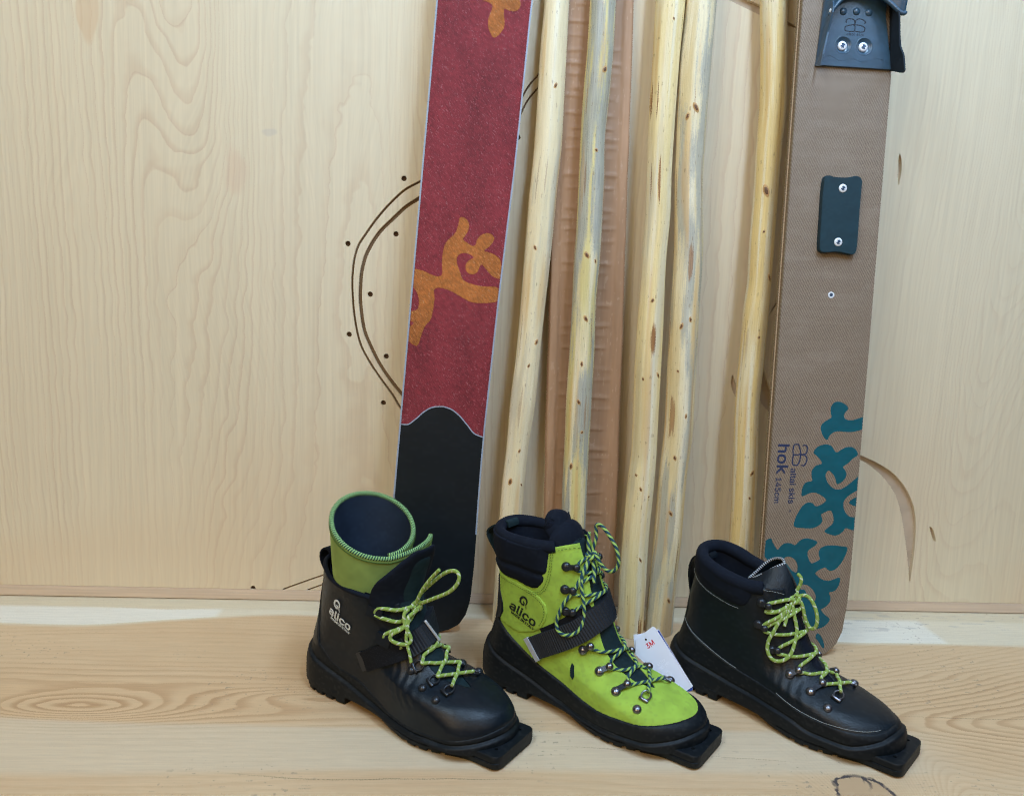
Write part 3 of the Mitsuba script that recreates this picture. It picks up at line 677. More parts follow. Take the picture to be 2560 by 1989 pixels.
kp = put('heel_plate', RSF.mesh(bevel_prism(poly_of(PLATE, 2), .0088, .0014, 4), .0002), 'rubber_teal', k, smooth=40)
for x, s in PSCREW:
    screw_on(RSF, kp, x / 1000, s / 1000, .0089, .0058)
x, s = np.array(INSERT[0]) / 1000
ring = Point(x, s).buffer(.0044).difference(Point(x, s).buffer(.0024))
ki = put('threaded_insert', RSF.mesh(extr(ring, .0006), 0), 'screw', k)
put('bore_shade', RSF.mesh(extr(Point(x, s).buffer(.0025), .0002), 0), 'screw_slot', ki)  # flat dark disc stands in for the shade inside the insert

# toe binding: bent plate with two side ears, rivets, screws and a wire bail
kb = key(k + '__binding')
base = poly_of(BIND, 0)
b0 = Polygon([(.4555, .8250), (.5625, .8250), (.5560, .850), (.5520, .870), (.5470, .895), (.5470, 1.02), (.4660, 1.02), (.4660, .895), (.4625, .862)])
holes = unary_union([Point(x / 1000, s / 1000).buffer(.0102) for x, s in BSCREW])
put('binding', RSF.mesh(bevel_prism(b0.difference(holes), .0042, .0010), .0002), 'blue_plate', k, smooth=40)
for x, s in BSCREW:
    x, s = x / 1000, s / 1000
    cup = trimesh.creation.revolve(np.array([(.0, .0012), (.0072, .0012), (.0098, .0036), (.0108, .0046), (.0116, .0046), (.0122, .0040)]), sections=32)
    cup.apply_translation([x, s, 0])
    put('screw_seat', RSF.mesh(cup), 'blue_plate', kb, smooth=True)
    kk = screw_on(RSF, kb, x, s, .0014, .0062, hh=.0020)
for x, s in BRIV:
    d = dome(.0050, .0030, 24, 6)
    d.apply_translation([x / 1000, s / 1000, 0])
    put('pin', RSF.mesh(d, .0042), 'blue_plate', kb, smooth=True)
wv = LineString(line_of(BWAVE, 5)).buffer(.0012)
put('wave_rib', RSF.mesh(bevel_prism(wv, .0008, .0005), .0041), 'blue_plate', kb, smooth=40)
lx, ls = np.array(BLOGO[0]) / 1000
em = unary_union([LineString(line_of(LG1)).buffer(.0008), LineString(line_of(LG2)).buffer(.0008)])
em = affinity.translate(em, -em.centroid.x, -em.centroid.y)
em = affinity.scale(affinity.rotate(em, 90, origin=(0, 0)), .92, .80, origin=(0, 0))
put('emblem', RSF.mesh(extr(affinity.translate(em, lx, ls), .0005), .0041), 'dark_plate', kb)
tm = meshkit.text_mesh('altai skis', .0034, .0005)
v = np.array(tm.vertices)
v[:, 0] *= .0245 / v[:, 0].max()
put('maker_name', trimesh.Trimesh(RSF(np.c_[v[:, 0] + BLOGO[1][0] / 1000, v[:, 1] + BLOGO[1][1] / 1000 - .001, v[:, 2] + .0041]), tm.faces, process=False), 'dark_plate', kb)
# ears: upright flanges that flare outwards at their free edge
for nm, sgn, prof in (('ear', 1, [(.8245, .0), (.8130, .027), (.8150, .031), (.8350, .030), (.8480, .026), (.8640, .0275), (.8830, .030), (.8900, .030), (.9080, .020), (.930, .016), (1.0, .016), (1.0, 0)]),
                      ('ear', -1, [(.8245, .0), (.8180, .020), (.8330, .021), (.862, .019), (.885, .025), (.8930, .024), (.9080, .018), (.930, .016), (1.0, .016), (1.0, 0)])):
    pf = Polygon(prof).buffer(-.001).buffer(.001)
    e = extr(pf, .0022)
    v = np.array(e.vertices)                        # (s, h, t)
    xe = np.interp(v[:, 0], [.8245, .850, .870, .895, 1.02], [.5622, .5560, .5520, .5475, .5470]) if sgn > 0 else np.interp(v[:, 0], [.8245, .862, .895, 1.02], [.4560, .4630, .4662, .4662])
    v = np.c_[xe + sgn * (v[:, 2] - .0022) + sgn * .10 * v[:, 1], v[:, 0], v[:, 1] + .001]
    e = trimesh.Trimesh(RSF(v), e.faces[:, ::-1] if sgn > 0 else e.faces, process=False)
    put(nm, e, 'dark_plate' if sgn > 0 else 'blue_plate', kb)
arc = spline3([(.4640, .884, .017), (.4680, .893, .020), (.4800, .9065, .020), (.4920, .9150, .020), (.5060, .9195, .020), (.5200, .9170, .021), (.5330, .9080, .023), (.5440, .8985, .026), (.5560, .8880, .029), (.5600, .8900, .029)], 60)
tb, _ = tube(RSF(arc), .0028, 12)
put('bail', tb, 'blue_plate', kb, smooth=True)
rows_ = []
for f_ in np.linspace(0, 1, 8):                     # the clamp rises from the bail and curves back over the toe
    up_ = arc + np.array([0, .055, 0]) * f_ + np.stack([0 * arc[:, 0], .012 * f_ * np.cos(np.linspace(-1.3, 1.3, 60)), .007 * math.sin(f_ * 2.2) * np.ones(60)], -1)
    rows_.append(RSF(up_))
R_ = np.array(rows_)
i, j = np.meshgrid(np.arange(7), np.arange(59), indexing='ij')
q = np.stack([i * 60 + j, i * 60 + j + 1, (i + 1) * 60 + j + 1, (i + 1) * 60 + j], -1).reshape(-1, 4)
V_ = R_.reshape(-1, 3)
put('toe_clamp', trimesh.Trimesh(np.vstack([V_, V_ - RSF.en * .002]), np.vstack([q[:, [0, 1, 2]], q[:, [0, 2, 3]], q[:, [0, 2, 1]] + 480, q[:, [0, 3, 2]] + 480]), process=False), 'blue_plate', kb, smooth=True)
d = dome(.0040, .0025, 18, 5)
v = np.array(d.vertices)
put('pivot', trimesh.Trimesh(RSF(np.c_[.4645 - v[:, 2], .889 + v[:, 0], .019 + v[:, 1]]), d.faces, process=False), 'screw', kb, smooth=True)

# ---------------------------------------------------------------- boots
def clip_mesh(V, F, d, extra=()):
    """The part of a mesh where the per-vertex number d is positive, cut cleanly along d = 0; extra: arrays carried along."""
    s = d[F] > 0
    n = s.sum(1)
    outF = [F[n == 3]]
    nv, newV, newE, cache = len(V), [], [[] for _ in extra], {}

    def cut(a, b):
        k_ = (a, b) if a < b else (b, a)
        if k_ not in cache:
            t = d[a] / (d[a] - d[b])
            cache[k_] = nv + len(newV)
            newV.append(V[a] + t * (V[b] - V[a]))
            for e_, src in zip(newE, extra):
                e_.append(src[a] + t * (src[b] - src[a]))
        return cache[k_]
    tri = []
    for f, m_ in zip(F[(n == 1) | (n == 2)], s[(n == 1) | (n == 2)]):
        if m_.sum() == 1:
            i = int(np.argmax(m_))
            a, b, c = f[i], f[(i + 1) % 3], f[(i + 2) % 3]
            tri.append((a, cut(a, b), cut(a, c)))
        else:
            i = int(np.argmin(m_))
            a, b, c = f[i], f[(i + 1) % 3], f[(i + 2) % 3]
            ab, ac = cut(a, b), cut(a, c)
            tri += [(ab, b, c), (ab, c, ac)]
    if tri:
        outF.append(np.array(tri))
    V2 = np.vstack([V, np.array(newV).reshape(-1, 3)]) if newV else V
    E2 = [np.concatenate([src, np.array(e_).reshape((-1,) + src.shape[1:])]) if newV else src for e_, src in zip(newE, extra)]
    F2 = np.vstack(outF)
    used = np.unique(F2)
    re_ = np.full(len(V2), -1)
    re_[used] = np.arange(len(used))
    return (V2[used], re_[F2]) + tuple(e_[used] for e_ in E2)


def shell(V, F, N, out, inn, taper=0.0):
    """A piece of leather or rubber: the surface lifted by out along N, with an edge that goes down to inn."""
    e = np.sort(np.vstack([F[:, [0, 1]], F[:, [1, 2]], F[:, [2, 0]]]), 1)
    ed = np.vstack([F[:, [0, 1]], F[:, [1, 2]], F[:, [2, 0]]])
    u, inv, cnt = np.unique(e, axis=0, return_inverse=True, return_counts=True)
    b = ed[cnt[inv.ravel()] == 1]
    o = np.broadcast_to(np.asarray(out, float), (len(V),)).copy()
    bv = np.unique(b)
    Vo = V + N * o[:, None]
    n = len(V)
    lo = V[bv] + N[bv] * inn
    mid = Vo[bv].copy()
    re_ = np.full(n, -1)
    re_[bv] = np.arange(len(bv))
    # the rim is rounded: the last ring sits a little lower
    Vo[bv] = V[bv] + N[bv] * (inn + (o[bv] - inn) * .72)[:, None]
    sk = []
    A, B = b[:, 0], b[:, 1]
    a2, b2 = n + re_[A], n + re_[B]
    sk = np.vstack([np.stack([A, a2, B], 1), np.stack([B, a2, b2], 1)])
    return trimesh.Trimesh(np.vstack([Vo, lo]), np.vstack([F, sk]), process=False)


class Boot:
    """A boot in its own frame: x forward (0 at the tip of the sole), y to the left, z up. Each side of the upper is a height over (x, z)."""

    Lb_top = .040

    def __init__(s, org, yaw, back, front, shaft_w, collar, B0=None, yc=0.0):
        s.org, s.yaw = np.array([*org, 0.]), math.radians(yaw)
        s.fb = PchipInterpolator(*np.array(back).T[::1])
        s.ff = PchipInterpolator(*np.array(front).T)
        s.fw = PchipInterpolator(*np.array(shaft_w).T)
        s.collar = collar                       # points (x, z) of the rim in side view, back to front
        b = np.array(B0 or [(-.34, .031), (-.30, .0365), (-.27, .0375), (-.22, .0355), (-.18, .0375), (-.14, .0450), (-.10, .0500), (-.06, .0495), (-.03, .0465), (0.01, .044)])
        s.B0 = PchipInterpolator(b[:, 0], b[:, 1])
        s.z0, s.z1 = .010, max(c[1] for c in collar) + .001
        s.M = np.array([[math.cos(s.yaw), -math.sin(s.yaw), 0], [math.sin(s.yaw), math.cos(s.yaw), 0], [0, 0, 1]])

    def world(s, v):
        return np.asarray(v) @ s.M.T + s.org

    def local(s, v):
        return (np.asarray(v) - s.org) @ s.M

    def rim(s, x):
        c = np.array(s.collar)
        return PchipInterpolator(c[:, 0], c[:, 1])(np.clip(x, c[0, 0], c[-1, 0]))

    def yc(s, x, z):
        return .006 * np.clip((x + .16) / .16, 0, 1) ** 2

    def hw(s, x, z):
        xb, xf = s.fb(z), s.ff(z)
        k_ = np.clip((z - .035) / .07, 0, 1)
        k_ = k_ * k_ * (3 - 2 * k_)
        base = s.B0(x) * (1 - k_) + np.minimum(s.B0(x), s.fw(z)) * k_ * .5 + s.fw(z) * k_ * .5
        Lb = np.interp(z, [.07, .14], [.040, s.Lb_top])
        Lf = np.interp(z, [.01, .03, .045, .07, .10, .14, .2], [.045, .050, .070, .085, .080, .070, .060])
        e = np.clip((x - xb) / Lb, 0, 1)
        g = np.clip((xf - x) / Lf, 0, 1)
        return base * np.maximum(1 - (1 - e) ** 2.2, 0) ** .5 * np.maximum(1 - (1 - g) ** 2.0, 0) ** .52

    def side(s, x, z, sgn=-1, off=0.0):
        """Point on the near (-1) or far (+1) side, lifted by off along the surface normal."""
        x, z = np.broadcast_arrays(np.asarray(x, float), np.asarray(z, float))
        f = lambda a, b: s.yc(a, b) + sgn * s.hw(a, b)
        y = f(x, z)
        h = 4e-4
        gx, gz = (f(x + h, z) - f(x - h, z)) / (2 * h), (f(x, z + h) - f(x, z - h)) / (2 * h)
        n = np.stack([-gx, np.ones_like(x), -gz], -1) * sgn
        n /= np.linalg.norm(n, axis=-1, keepdims=True)
        s.n = n
        return np.stack([x, y, z], -1) + n * np.asarray(off)[..., None]

    def grid(s, nz=150, nt=110):
        z = np.r_[np.linspace(s.z0, .075, nz // 2), np.linspace(.0755, s.z1, nz - nz // 2)]
        t = .5 - .5 * np.cos(np.linspace(0, np.pi, nt))
        xb, xf = s.fb(z)[:, None], s.ff(z)[:, None]
        X = xb + (xf - xb) * t[None]
        Z = np.broadcast_to(z[:, None], X.shape)
        H = s.hw(X, Z)
        C = s.yc(X, Z)
        near, far = np.stack([X, C - H, Z], -1), np.stack([X, C + H, Z], -1)[:, -2:0:-1]
        ring = np.concatenate([near, far], 1)
        side_ = np.concatenate([-np.ones(nt), np.ones(nt - 2)])
        nn, mm_ = ring.shape[:2]
        i, j = np.meshgrid(np.arange(nn - 1), np.arange(mm_), indexing='ij')
        j2 = (j + 1) % mm_
        q = np.stack([i * mm_ + j, i * mm_ + j2, (i + 1) * mm_ + j2, (i + 1) * mm_ + j], -1).reshape(-1, 4)
        F = np.vstack([q[:, [0, 1, 2]], q[:, [0, 2, 3]]])
        V = ring.reshape(-1, 3)
        N = trimesh.Trimesh(V, F, process=False).vertex_normals
        s.V, s.F, s.N = V, F, np.array(N)
        s.d_rim = s.rim(V[:, 0]) - V[:, 2]
        return V, F, s.N

    def piece(s, *ds):
        """The surface where every one of the given per-vertex numbers is positive."""
        V, F, N = s.V, s.F, s.N
        ds = list(ds)
        while ds:
            d = ds.pop(0)
            r = clip_mesh(V, F, d, [N] + ds)
            V, F, N, ds = r[0], r[1], r[2], list(r[3:])
        N = N / np.linalg.norm(N, axis=1, keepdims=True)
        return V, F, N

    def mesh(s, m):
        return trimesh.Trimesh(s.world(np.array(m.vertices)), m.faces, process=False)


def inside_poly(V, pts, near=None):
    """Signed distance (positive inside) to a side-view outline in (x, z)."""
    from shapely import points, distance, contains
    pg = Polygon(pts)
    q = points(V[:, 0], V[:, 2])
    d = distance(pg.boundary, q)
    r = np.where(contains(pg, q), d, -d)
    if near is not None:
        r = np.where(V[:, 1] * near > 0, r, -.05)
    return r


def above_line(V, pts):
    """z of the vertex above a side-view line through (x, z) points."""
    a = np.array(pts, float)
    a = a[np.argsort(a[:, 0])]
    return V[:, 2] - PchipInterpolator(a[:, 0], a[:, 1])(np.clip(V[:, 0], a[0, 0], a[-1, 0]))

B1 = Boot((.0695, -.4025), -37., back=[(0, -.306), (.015, -.3095), (.03, -.3095), (.06, -.302), (.10, -.294), (.135, -.290), (.2, -.286)],
          front=[(0, -.020), (.012, -.0165), (.02, -.0150), (.034, -.0155), (.043, -.0205), (.050, -.032), (.056, -.055), (.062, -.083), (.070, -.100), (.083, -.114), (.10, -.128), (.12, -.139), (.14, -.147), (.17, -.155), (.20, -.160)],
          shaft_w=[(0, .036), (.06, .036), (.09, .0385), (.125, .048), (.15, .0530), (.2, .056)],
          collar=[(-.33, .170), (-.302, .168), (-.275, .163), (-.246, .154), (-.218, .151), (-.19, .149), (-.175, .145), (-.16, .143), (-.14, .143)])
B1.Lb_top = .085
B2 = Boot((.288, -.4005), -40.5, back=[(0, -.307), (.015, -.312), (.03, -.312), (.06, -.303), (.10, -.293), (.14, -.292), (.19, -.300), (.25, -.303)],
          front=[(0, -.020), (.012, -.0165), (.02, -.0150), (.032, -.0160), (.040, -.0235), (.046, -.038), (.052, -.062), (.058, -.083), (.066, -.098), (.076, -.111), (.095, -.126), (.12, -.139), (.15, -.153), (.19, -.170), (.23, -.186), (.25, -.190)],
          shaft_w=[(0, .036), (.06, .036), (.10, .0375), (.14, .040), (.19, .044), (.25, .046)],
          collar=[(-.33, .207), (-.312, .206), (-.28, .203), (-.24, .201), (-.206, .203), (-.185, .208), (-.165, .210)])
B3 = Boot((.512, -.416), -47., back=[(0, -.299), (.015, -.303), (.035, -.302), (.06, -.293), (.083, -.287), (.12, -.282), (.15, -.277), (.2, -.271)],
          front=[(0, -.020), (.012, -.0170), (.02, -.0155), (.030, -.0170), (.040, -.0245), (.047, -.040), (.053, -.065), (.059, -.086), (.066, -.100), (.080, -.1145), (.101, -.1285), (.129, -.1425), (.158, -.153), (.2, -.168)],
          shaft_w=[(0, .036), (.06, .036), (.10, .0385), (.14, .042), (.2, .046)],
          collar=[(-.30, .186), (-.275, .183), (-.25, .175), (-.22, .166), (-.19, .162), (-.17, .163), (-.15, .163)])

P('leather_smooth', grime((.0020, .0062, .0120), .18, 60.0, (.008, .016, .025)), .42, .34, leather_bump, 1.6e-4)  # bluish sheen of the black leathers is put into their base colour
P('leather_grain', grime((.0024, .0066, .0120), .25, 60.0, (.009, .017, .025)), .46, .34, leather_bump, 4.5e-4)
P('rubber', grime((.0026, .0055, .0088), .36, 70.0, (.018, .021, .024)), .55, .26, leather_bump, 1e-4)
P('lime_nubuck', grime((.30, .465, .062), .32, 60.0, (.22, .33, .06)), .8, .25, fabric_bump, 8e-5)
P('lime_edge', grime((.36, .58, .07), .1, 45.0, (.30, .42, .05)), .75, .3)
P('dark_fabric', grime((.0050, .0080, .0160), .18, 60.0, (.014, .020, .030)), .85, .15, fabric_bump, 2.5e-4, sheen=.2)
P('tongue_fabric', grime((.007, .020, .026), .18, 70.0, (.018, .034, .038)), .8, .2, fabric_bump, 2.5e-4, sheen=.3)
P('liner_green', grime((.205, .295, .080), .14, 60.0, (.17, .24, .07)), .9, .2, fabric_bump, 1.2e-4, sheen=.3)
P('liner_inside', grime((.010, .020, .040), .18, 60.0, (.02, .04, .07)), .75, .3, fabric_bump, 1.2e-4)
P('velcro', grime((.006, .007, .010), .4, 300.0, (.02, .024, .03)), .9, .2, fabric_bump, 6e-4)
P('webbing', grime((.009, .013, .020), .3, 200.0, (.022, .028, .038)), .6, .4)
P('gunmetal', (.20, .20, .235), .24, .5, metallic=.92)
P('black_metal', (.030, .034, .042), .30, .5, metallic=.5)
P('bright_metal', (.60, .65, .74), .38, .5, metallic=.45)
P('thread_pale', grime((.42, .47, .48), .2, 400.0, (.2, .2, .2)), .7, .3)
P('thread_dark', grime((.05, .10, .02), .2, 400.0, (.04, .06, .02)), .8, .2)
P('thread_teal', grime((.05, .16, .17), .2, 400.0, (.04, .1, .1)), .8, .2)
P('print_white', grime((.62, .66, .67), .15, 200.0, (.4, .4, .4)), .6, .3)
P('print_black', grime((.012, .018, .014), .2, 200.0, (.05, .07, .02)), .6, .3)
P('hole_black', (.003, .003, .003), .9, .1)
P('card_white', (.70, .74, .86), .5, .4)
P('card_blue', (.012, .05, .30), .5, .4)
P('print_red', (.62, .03, .06), .6, .3)
P('print_pale', (.80, .83, .92), .6, .3)


def lace_green(p, n, uv):
    t = uv.x * 115 + uv.y * 1.0
    f = t - dr.floor(t)
    fleck = smoothstep(.05, .12, f) * (1 - smoothstep(.26, .36, f)) * smoothstep(.30, .45, dr.abs(dr.sin(uv.y * 6.2832 + 1.3 * dr.floor(t))))
    br = noise(uv.x * 2300, uv.y * 16, 1.0)
    c = mix((.20, .31, .055), (.31, .44, .11), br)
    return mix(c, (.62, .66, .52), fleck * .75)


def lace_twist(p, n, uv):
    t = uv.x * 100 + uv.y * 2.0
    f = t - dr.floor(t)
    lime = smoothstep(.06, .10, f) * (1 - smoothstep(.50, .54, f))
    br = noise(uv.x * 2300, uv.y * 16, 1.0)
    st = smoothstep(.55, .75, noise(uv.x * 60, uv.y * 14, 5.0))
    c = mix((.012, .045, .075), (.025, .075, .115), br)
    return mix(c, mix((.27, .45, .09), (.38, .56, .15), br), dr.clip(lime + .0 * st, 0, 1))


def cord_bump(p, n, uv):
    return .5 + .5 * dr.sin(uv.x * 6.2832 * 900 + uv.y * 6.2832 * 3)


def stitch_fn(p, n, uv):
    t = uv.x * 330 + uv.y * 1.6
    f = t - dr.floor(t)
    s = smoothstep(.10, .22, f) * (1 - smoothstep(.55, .68, f))
    return mix((.010, .045, .045), (.33, .56, .20), s)


P('lace_green', lace_green, .7, .25, cord_bump, 3e-4, 2e-4)
P('lace_twist', lace_twist, .7, .25, cord_bump, 3e-4, 2e-4)
P('whip_stitch', stitch_fn, .8, .2)


def ring_points(B, xa, n=70, dz=0.0, off=0.0):
    """The rim line from the near front round the heel to the far front; xa: x of its two front ends."""
    out_ = []
    xb = None
    for sgn in (-1, 1):
        t = np.linspace(0, 1, n) ** 1.6
        z0_ = float(B.rim(-.30)) + dz
        xb = float(B.fb(z0_))
        x = xb + (xa - xb) * t
        z = B.rim(x) + dz
        x[0] = float(B.fb(z[0]))
        pts = np.stack([x, B.yc(x, z) + sgn * B.hw(x, z), z], -1)
        out_.append(pts)
    return np.vstack([out_[0][::-1], out_[1][1:]])


def resample(p, n):
    L = np.r_[0, np.cumsum(np.linalg.norm(np.diff(p, axis=0), axis=1))]
    s = np.linspace(0, L[-1], n)
    return np.stack([np.interp(s, L, p[:, i]) for i in range(3)], -1)


def sole(B, parent, heel=.030, plate_w=.0380):
    """Heel block, arch, forefoot and the square binding plate in one lofted body, with lug notches cut into its edges."""
    xs = np.unique(np.r_[np.linspace(-.3285, -.300, 16), np.linspace(-.300, -.240, 10), -.2365, -.2345, np.linspace(-.23, -.10, 20), np.linspace(-.10, -.012, 14), np.linspace(-.010, 0, 8)])
    off = B.fb(.02) + .3265
    def hw_(x):
        h = float(B.B0(x)) + .0052
        e = min(1, max(0, (x + .3286) / .042))
        h *= math.sqrt(max(0, 1 - (1 - e) ** 2.2))
        if x > -.10:
            t = min(1, (x + .10) / .072)
            h = h * (1 - t * t * (3 - 2 * t)) + plate_w * t * t * (3 - 2 * t)
        if x > -.009:
            h -= .009 - math.sqrt(max(0, .009 ** 2 - (x + .009) ** 2))
        return max(h, .002)
    zb = PchipInterpolator([-.33, -.318, -.30, -.2365, -.2345, -.20, -.17, -.14, -.11, -.06, -.02, 0], [.006, .0015, .0003, .0003, .0115, .0120, .0090, .0042, .0012, .0006, .0010, .0022])
    zt = PchipInterpolator([-.33, -.29, -.25, -.2, -.15, -.1, -.05, 0], [heel, heel, .027, .021, .017, .0150, .0158, .0168])
    rows = []
    for x in xs:
        h, a, b = hw_(x), float(zb(x)), float(zt(x))
        c = min(.0016, h * .4)
        yc = float(B.yc(x, .012)) * (1 if x < -.09 else max(.3, 1 - (x + .09) / .07 * .7))
        xo = x + off * min(1, max(0, (-.14 - x) / .13))
        rows.append([(xo, yc + s_ * w, z) for s_, w, z in ((-1, h - c, a), (-1, h, a + c), (-1, h + .0004, (a + b) / 2 - .0004), (-1, h - .0007, (a + b) / 2), (-1, h, (a + b) / 2 + .0012), (-1, h, b - c), (-1, h - c, b), (1, h - c, b), (1, h, b - c), (1, h, (a + b) / 2 + .0012), (1, h - .0007, (a + b) / 2), (1, h + .0004, (a + b) / 2 - .0004), (1, h, a + c), (1, h - c, a))])
    R = np.array(rows)
    n, mm_ = R.shape[:2]
    i, j = np.meshgrid(np.arange(n - 1), np.arange(mm_), indexing='ij')
    j2 = (j + 1) % mm_
    q = np.stack([i * mm_ + j, (i + 1) * mm_ + j, (i + 1) * mm_ + j2, i * mm_ + j2], -1).reshape(-1, 4)
    F = np.vstack([q[:, [0, 1, 2]], q[:, [0, 2, 3]]])
    V = R.reshape(-1, 3)
    V = np.vstack([V, R[0].mean(0), R[-1].mean(0)])
    k = np.arange(mm_)
    F = np.vstack([F, np.stack([k * 0 + n * mm_, k, (k + 1) % mm_], 1), np.stack([k * 0 + n * mm_ + 1, (n - 1) * mm_ + (k + 1) % mm_, (n - 1) * mm_ + k], 1)])
    import manifold3d
    tm = trimesh.Trimesh(V, F, process=False)
    if tm.volume < 0:
        F = F[:, ::-1]
    mf = Manifold(manifold3d.Mesh(np.asarray(V, np.float32), np.asarray(F, np.uint32)))

    def bx(x, y, z, sx, sy, sz, rot=0):
        return Manifold.cube([sx, sy, sz], True).rotate([0, 0, rot]).translate([x, y, z])
    cuts = []
    for x in (-.309, -.292, -.275, -.258):
        for sg in (-1, 1):
            cuts.append(bx(x + off, sg * .046, .002, .0065, .030, .0075, sg * 12))
    for x in np.arange(-.145, -.020, .0165):
        for sg in (-1, 1):
            cuts.append(bx(x, sg * .058, .0015, .0055, .034, .0060, -sg * 20))
    for sg in (-1, 1):                              # moulded slot in the side of the heel
        cuts.append(Manifold.cube([.060, .007, .0032], True).rotate([0, 9, 0]).translate([-.285 + off, sg * (float(B.B0(-.28)) + .0050), .0195]))
    for c_ in cuts:
        mf = mf - c_
    for y in (-.021, .025):
        mf = mf - Manifold.cylinder(.012, .0022, .0022, 20).translate([-.0125, y, .010])
    ms = mf.to_mesh()
    m = trimesh.Trimesh(np.array(ms.vert_properties[:, :3], float), np.array(ms.tri_verts), process=False)
    return put('sole', B.mesh(m), 'rubber', parent, smooth=38)


def band(B, C, width, off, parent, name, mat, ribs=0.0, n=140, nw=12, lip=.0012):
    """A strap laid over the boot through the given points; its surface follows the boot, lifted by off."""
    from scipy.spatial import cKDTree
    tree = cKDTree(B.V)
    c = resample(spline3(C, 300), n)
    t = np.gradient(c, axis=0)
    t /= np.linalg.norm(t, axis=1, keepdims=True)
    _, ix = tree.query(c, k=24)
    nn = B.N[ix].mean(1)
    for _ in range(8):
        nn[1:-1] = (nn[:-2] + 2 * nn[1:-1] + nn[2:]) / 4
    nn -= t * (nn * t).sum(1, keepdims=True)
    nn /= np.linalg.norm(nn, axis=1, keepdims=True)
    w = np.cross(nn, t)
    for _ in range(6):
        w[1:-1] = (w[:-2] + 2 * w[1:-1] + w[2:]) / 4
    w /= np.linalg.norm(w, axis=1, keepdims=True)
    u = np.linspace(-.5, .5, nw)
    P_ = c[:, None] + w[:, None] * (u * width)[None, :, None]
    d, ix = tree.query(P_.reshape(-1, 3), k=8)
    h = ((P_.reshape(-1, 1, 3) - B.V[ix]) * B.N[ix]).sum(-1).mean(1).reshape(n, nw)
    for _ in range(12):
        h[1:-1] = (h[:-2] + 2 * h[1:-1] + h[2:]) / 4
        h[:, 1:-1] = (h[:, :-2] + 2 * h[:, 1:-1] + h[:, 2:]) / 4
    L = np.linspace(0, np.linalg.norm(np.diff(c, axis=0), axis=1).sum(), n)
    o = np.broadcast_to(np.asarray(off, float), (n,))
    rib = (ribs * (.5 + .5 * np.cos(L * 2 * np.pi / .0032)))[:, None] if ribs else 0
    top = P_ + nn[:, None] * (o[:, None] - h + rib)[..., None]
    bot = P_ + nn[:, None] * (-.0008 - h)[..., None]
    V = np.vstack([top.reshape(-1, 3), bot.reshape(-1, 3)])
    N_ = n * nw
    i, j = np.meshgrid(np.arange(n - 1), np.arange(nw - 1), indexing='ij')
    q = np.stack([i * nw + j, (i + 1) * nw + j, (i + 1) * nw + j + 1, i * nw + j + 1], -1).reshape(-1, 4)
    F = [q[:, [0, 1, 2]], q[:, [0, 2, 3]]]
    for a in (np.arange(n) * nw, np.arange(n) * nw + nw - 1, np.arange(nw), (n - 1) * nw + np.arange(nw)):
        F += [np.stack([a[:-1], a[1:], a[1:] + N_], 1), np.stack([a[:-1], a[1:] + N_, a[:-1] + N_], 1)]
    k = put(name, B.mesh(trimesh.Trimesh(V, np.vstack(F), process=False)), mat, parent, smooth=35)
    return k, top, nn, t, w


def at_frame(B, p, nrm, up=(0, 0, 1.)):
    """Local-to-world placing at p with z along nrm and y close to up."""
    nrm = np.asarray(nrm) / np.linalg.norm(nrm)
    x = np.cross(up, nrm)
    x /= np.linalg.norm(x)
    m = np.eye(4)
    m[:3, :3] = np.stack([x, np.cross(nrm, x), nrm], 1)
    m[:3, 3] = p
    return m


def seg(a, b, r, n=10):
    return tube(np.array([a, (np.asarray(a) + b) / 2, b]), r, n)[0]


def hook(B, parent, a, b, sgn, mat, r=.0052, ring=False, lift=.0075):
    """A riveted lacing hook: rivet head at side-view point a, open ball hook (or ring) towards the throat at b. Returns where the lace sits."""
    pa, na = B.side(a[0], a[1], sgn, .0026), B.n.copy()
    pb, nb = B.side(b[0], b[1], sgn, .0026), B.n.copy()
    d = dome(r, r * .72, 22, 7)
    d.apply_transform(at_frame(B, pa, na))
    k = put('hook', B.mesh(d), mat, parent, smooth=True)
    cen = pb + nb * (lift * .6)
    if ring:
        tdir = (pb - pa) / np.linalg.norm(pb - pa)
        side_ = np.cross(nb, tdir)
        plane_n = nb * .8 - tdir * .2
        e1 = tdir - plane_n * (tdir @ plane_n)
        th = np.linspace(0, 2 * np.pi, 26)[:-1]
        c0 = pb + nb * .0024 + tdir * .0025
        pts = c0 + .0062 * np.cos(th)[:, None] * e1 + .0052 * np.sin(th)[:, None] * side_
        pts = np.vstack([pts, pts[:1]])
        put('ring', B.mesh(tube(pts, .0011, 10)[0]), mat, k, smooth=True)
        put('bracket', B.mesh(tube(np.array([c0 - e1 * .0062 - side_ * .0055, c0 - e1 * .0066, c0 - e1 * .0062 + side_ * .0055]), .0020, 10)[0]), mat, k, smooth=True)
        return c0 + e1 * .0045 + nb * .0015
    ball = trimesh.creation.icosphere(subdivisions=3, radius=r * .80)
    ball.apply_scale([1, 1, .85])
    ball.apply_transform(at_frame(B, cen, nb))
    st = trimesh.creation.box([r * 1.1, np.linalg.norm(cen - pa), .0016])
    mid = (pa + na * .002 + cen) / 2
    yv = cen - pa
    fr = at_frame(B, mid, na, yv / np.linalg.norm(yv))
    st.apply_transform(fr)
    put('ball', B.mesh(ball), mat, k, smooth=True)
    put('shank', B.mesh(st), 'black_metal', k, smooth=False)
    return cen + nb * .0008 - np.array([0, 0, .003])


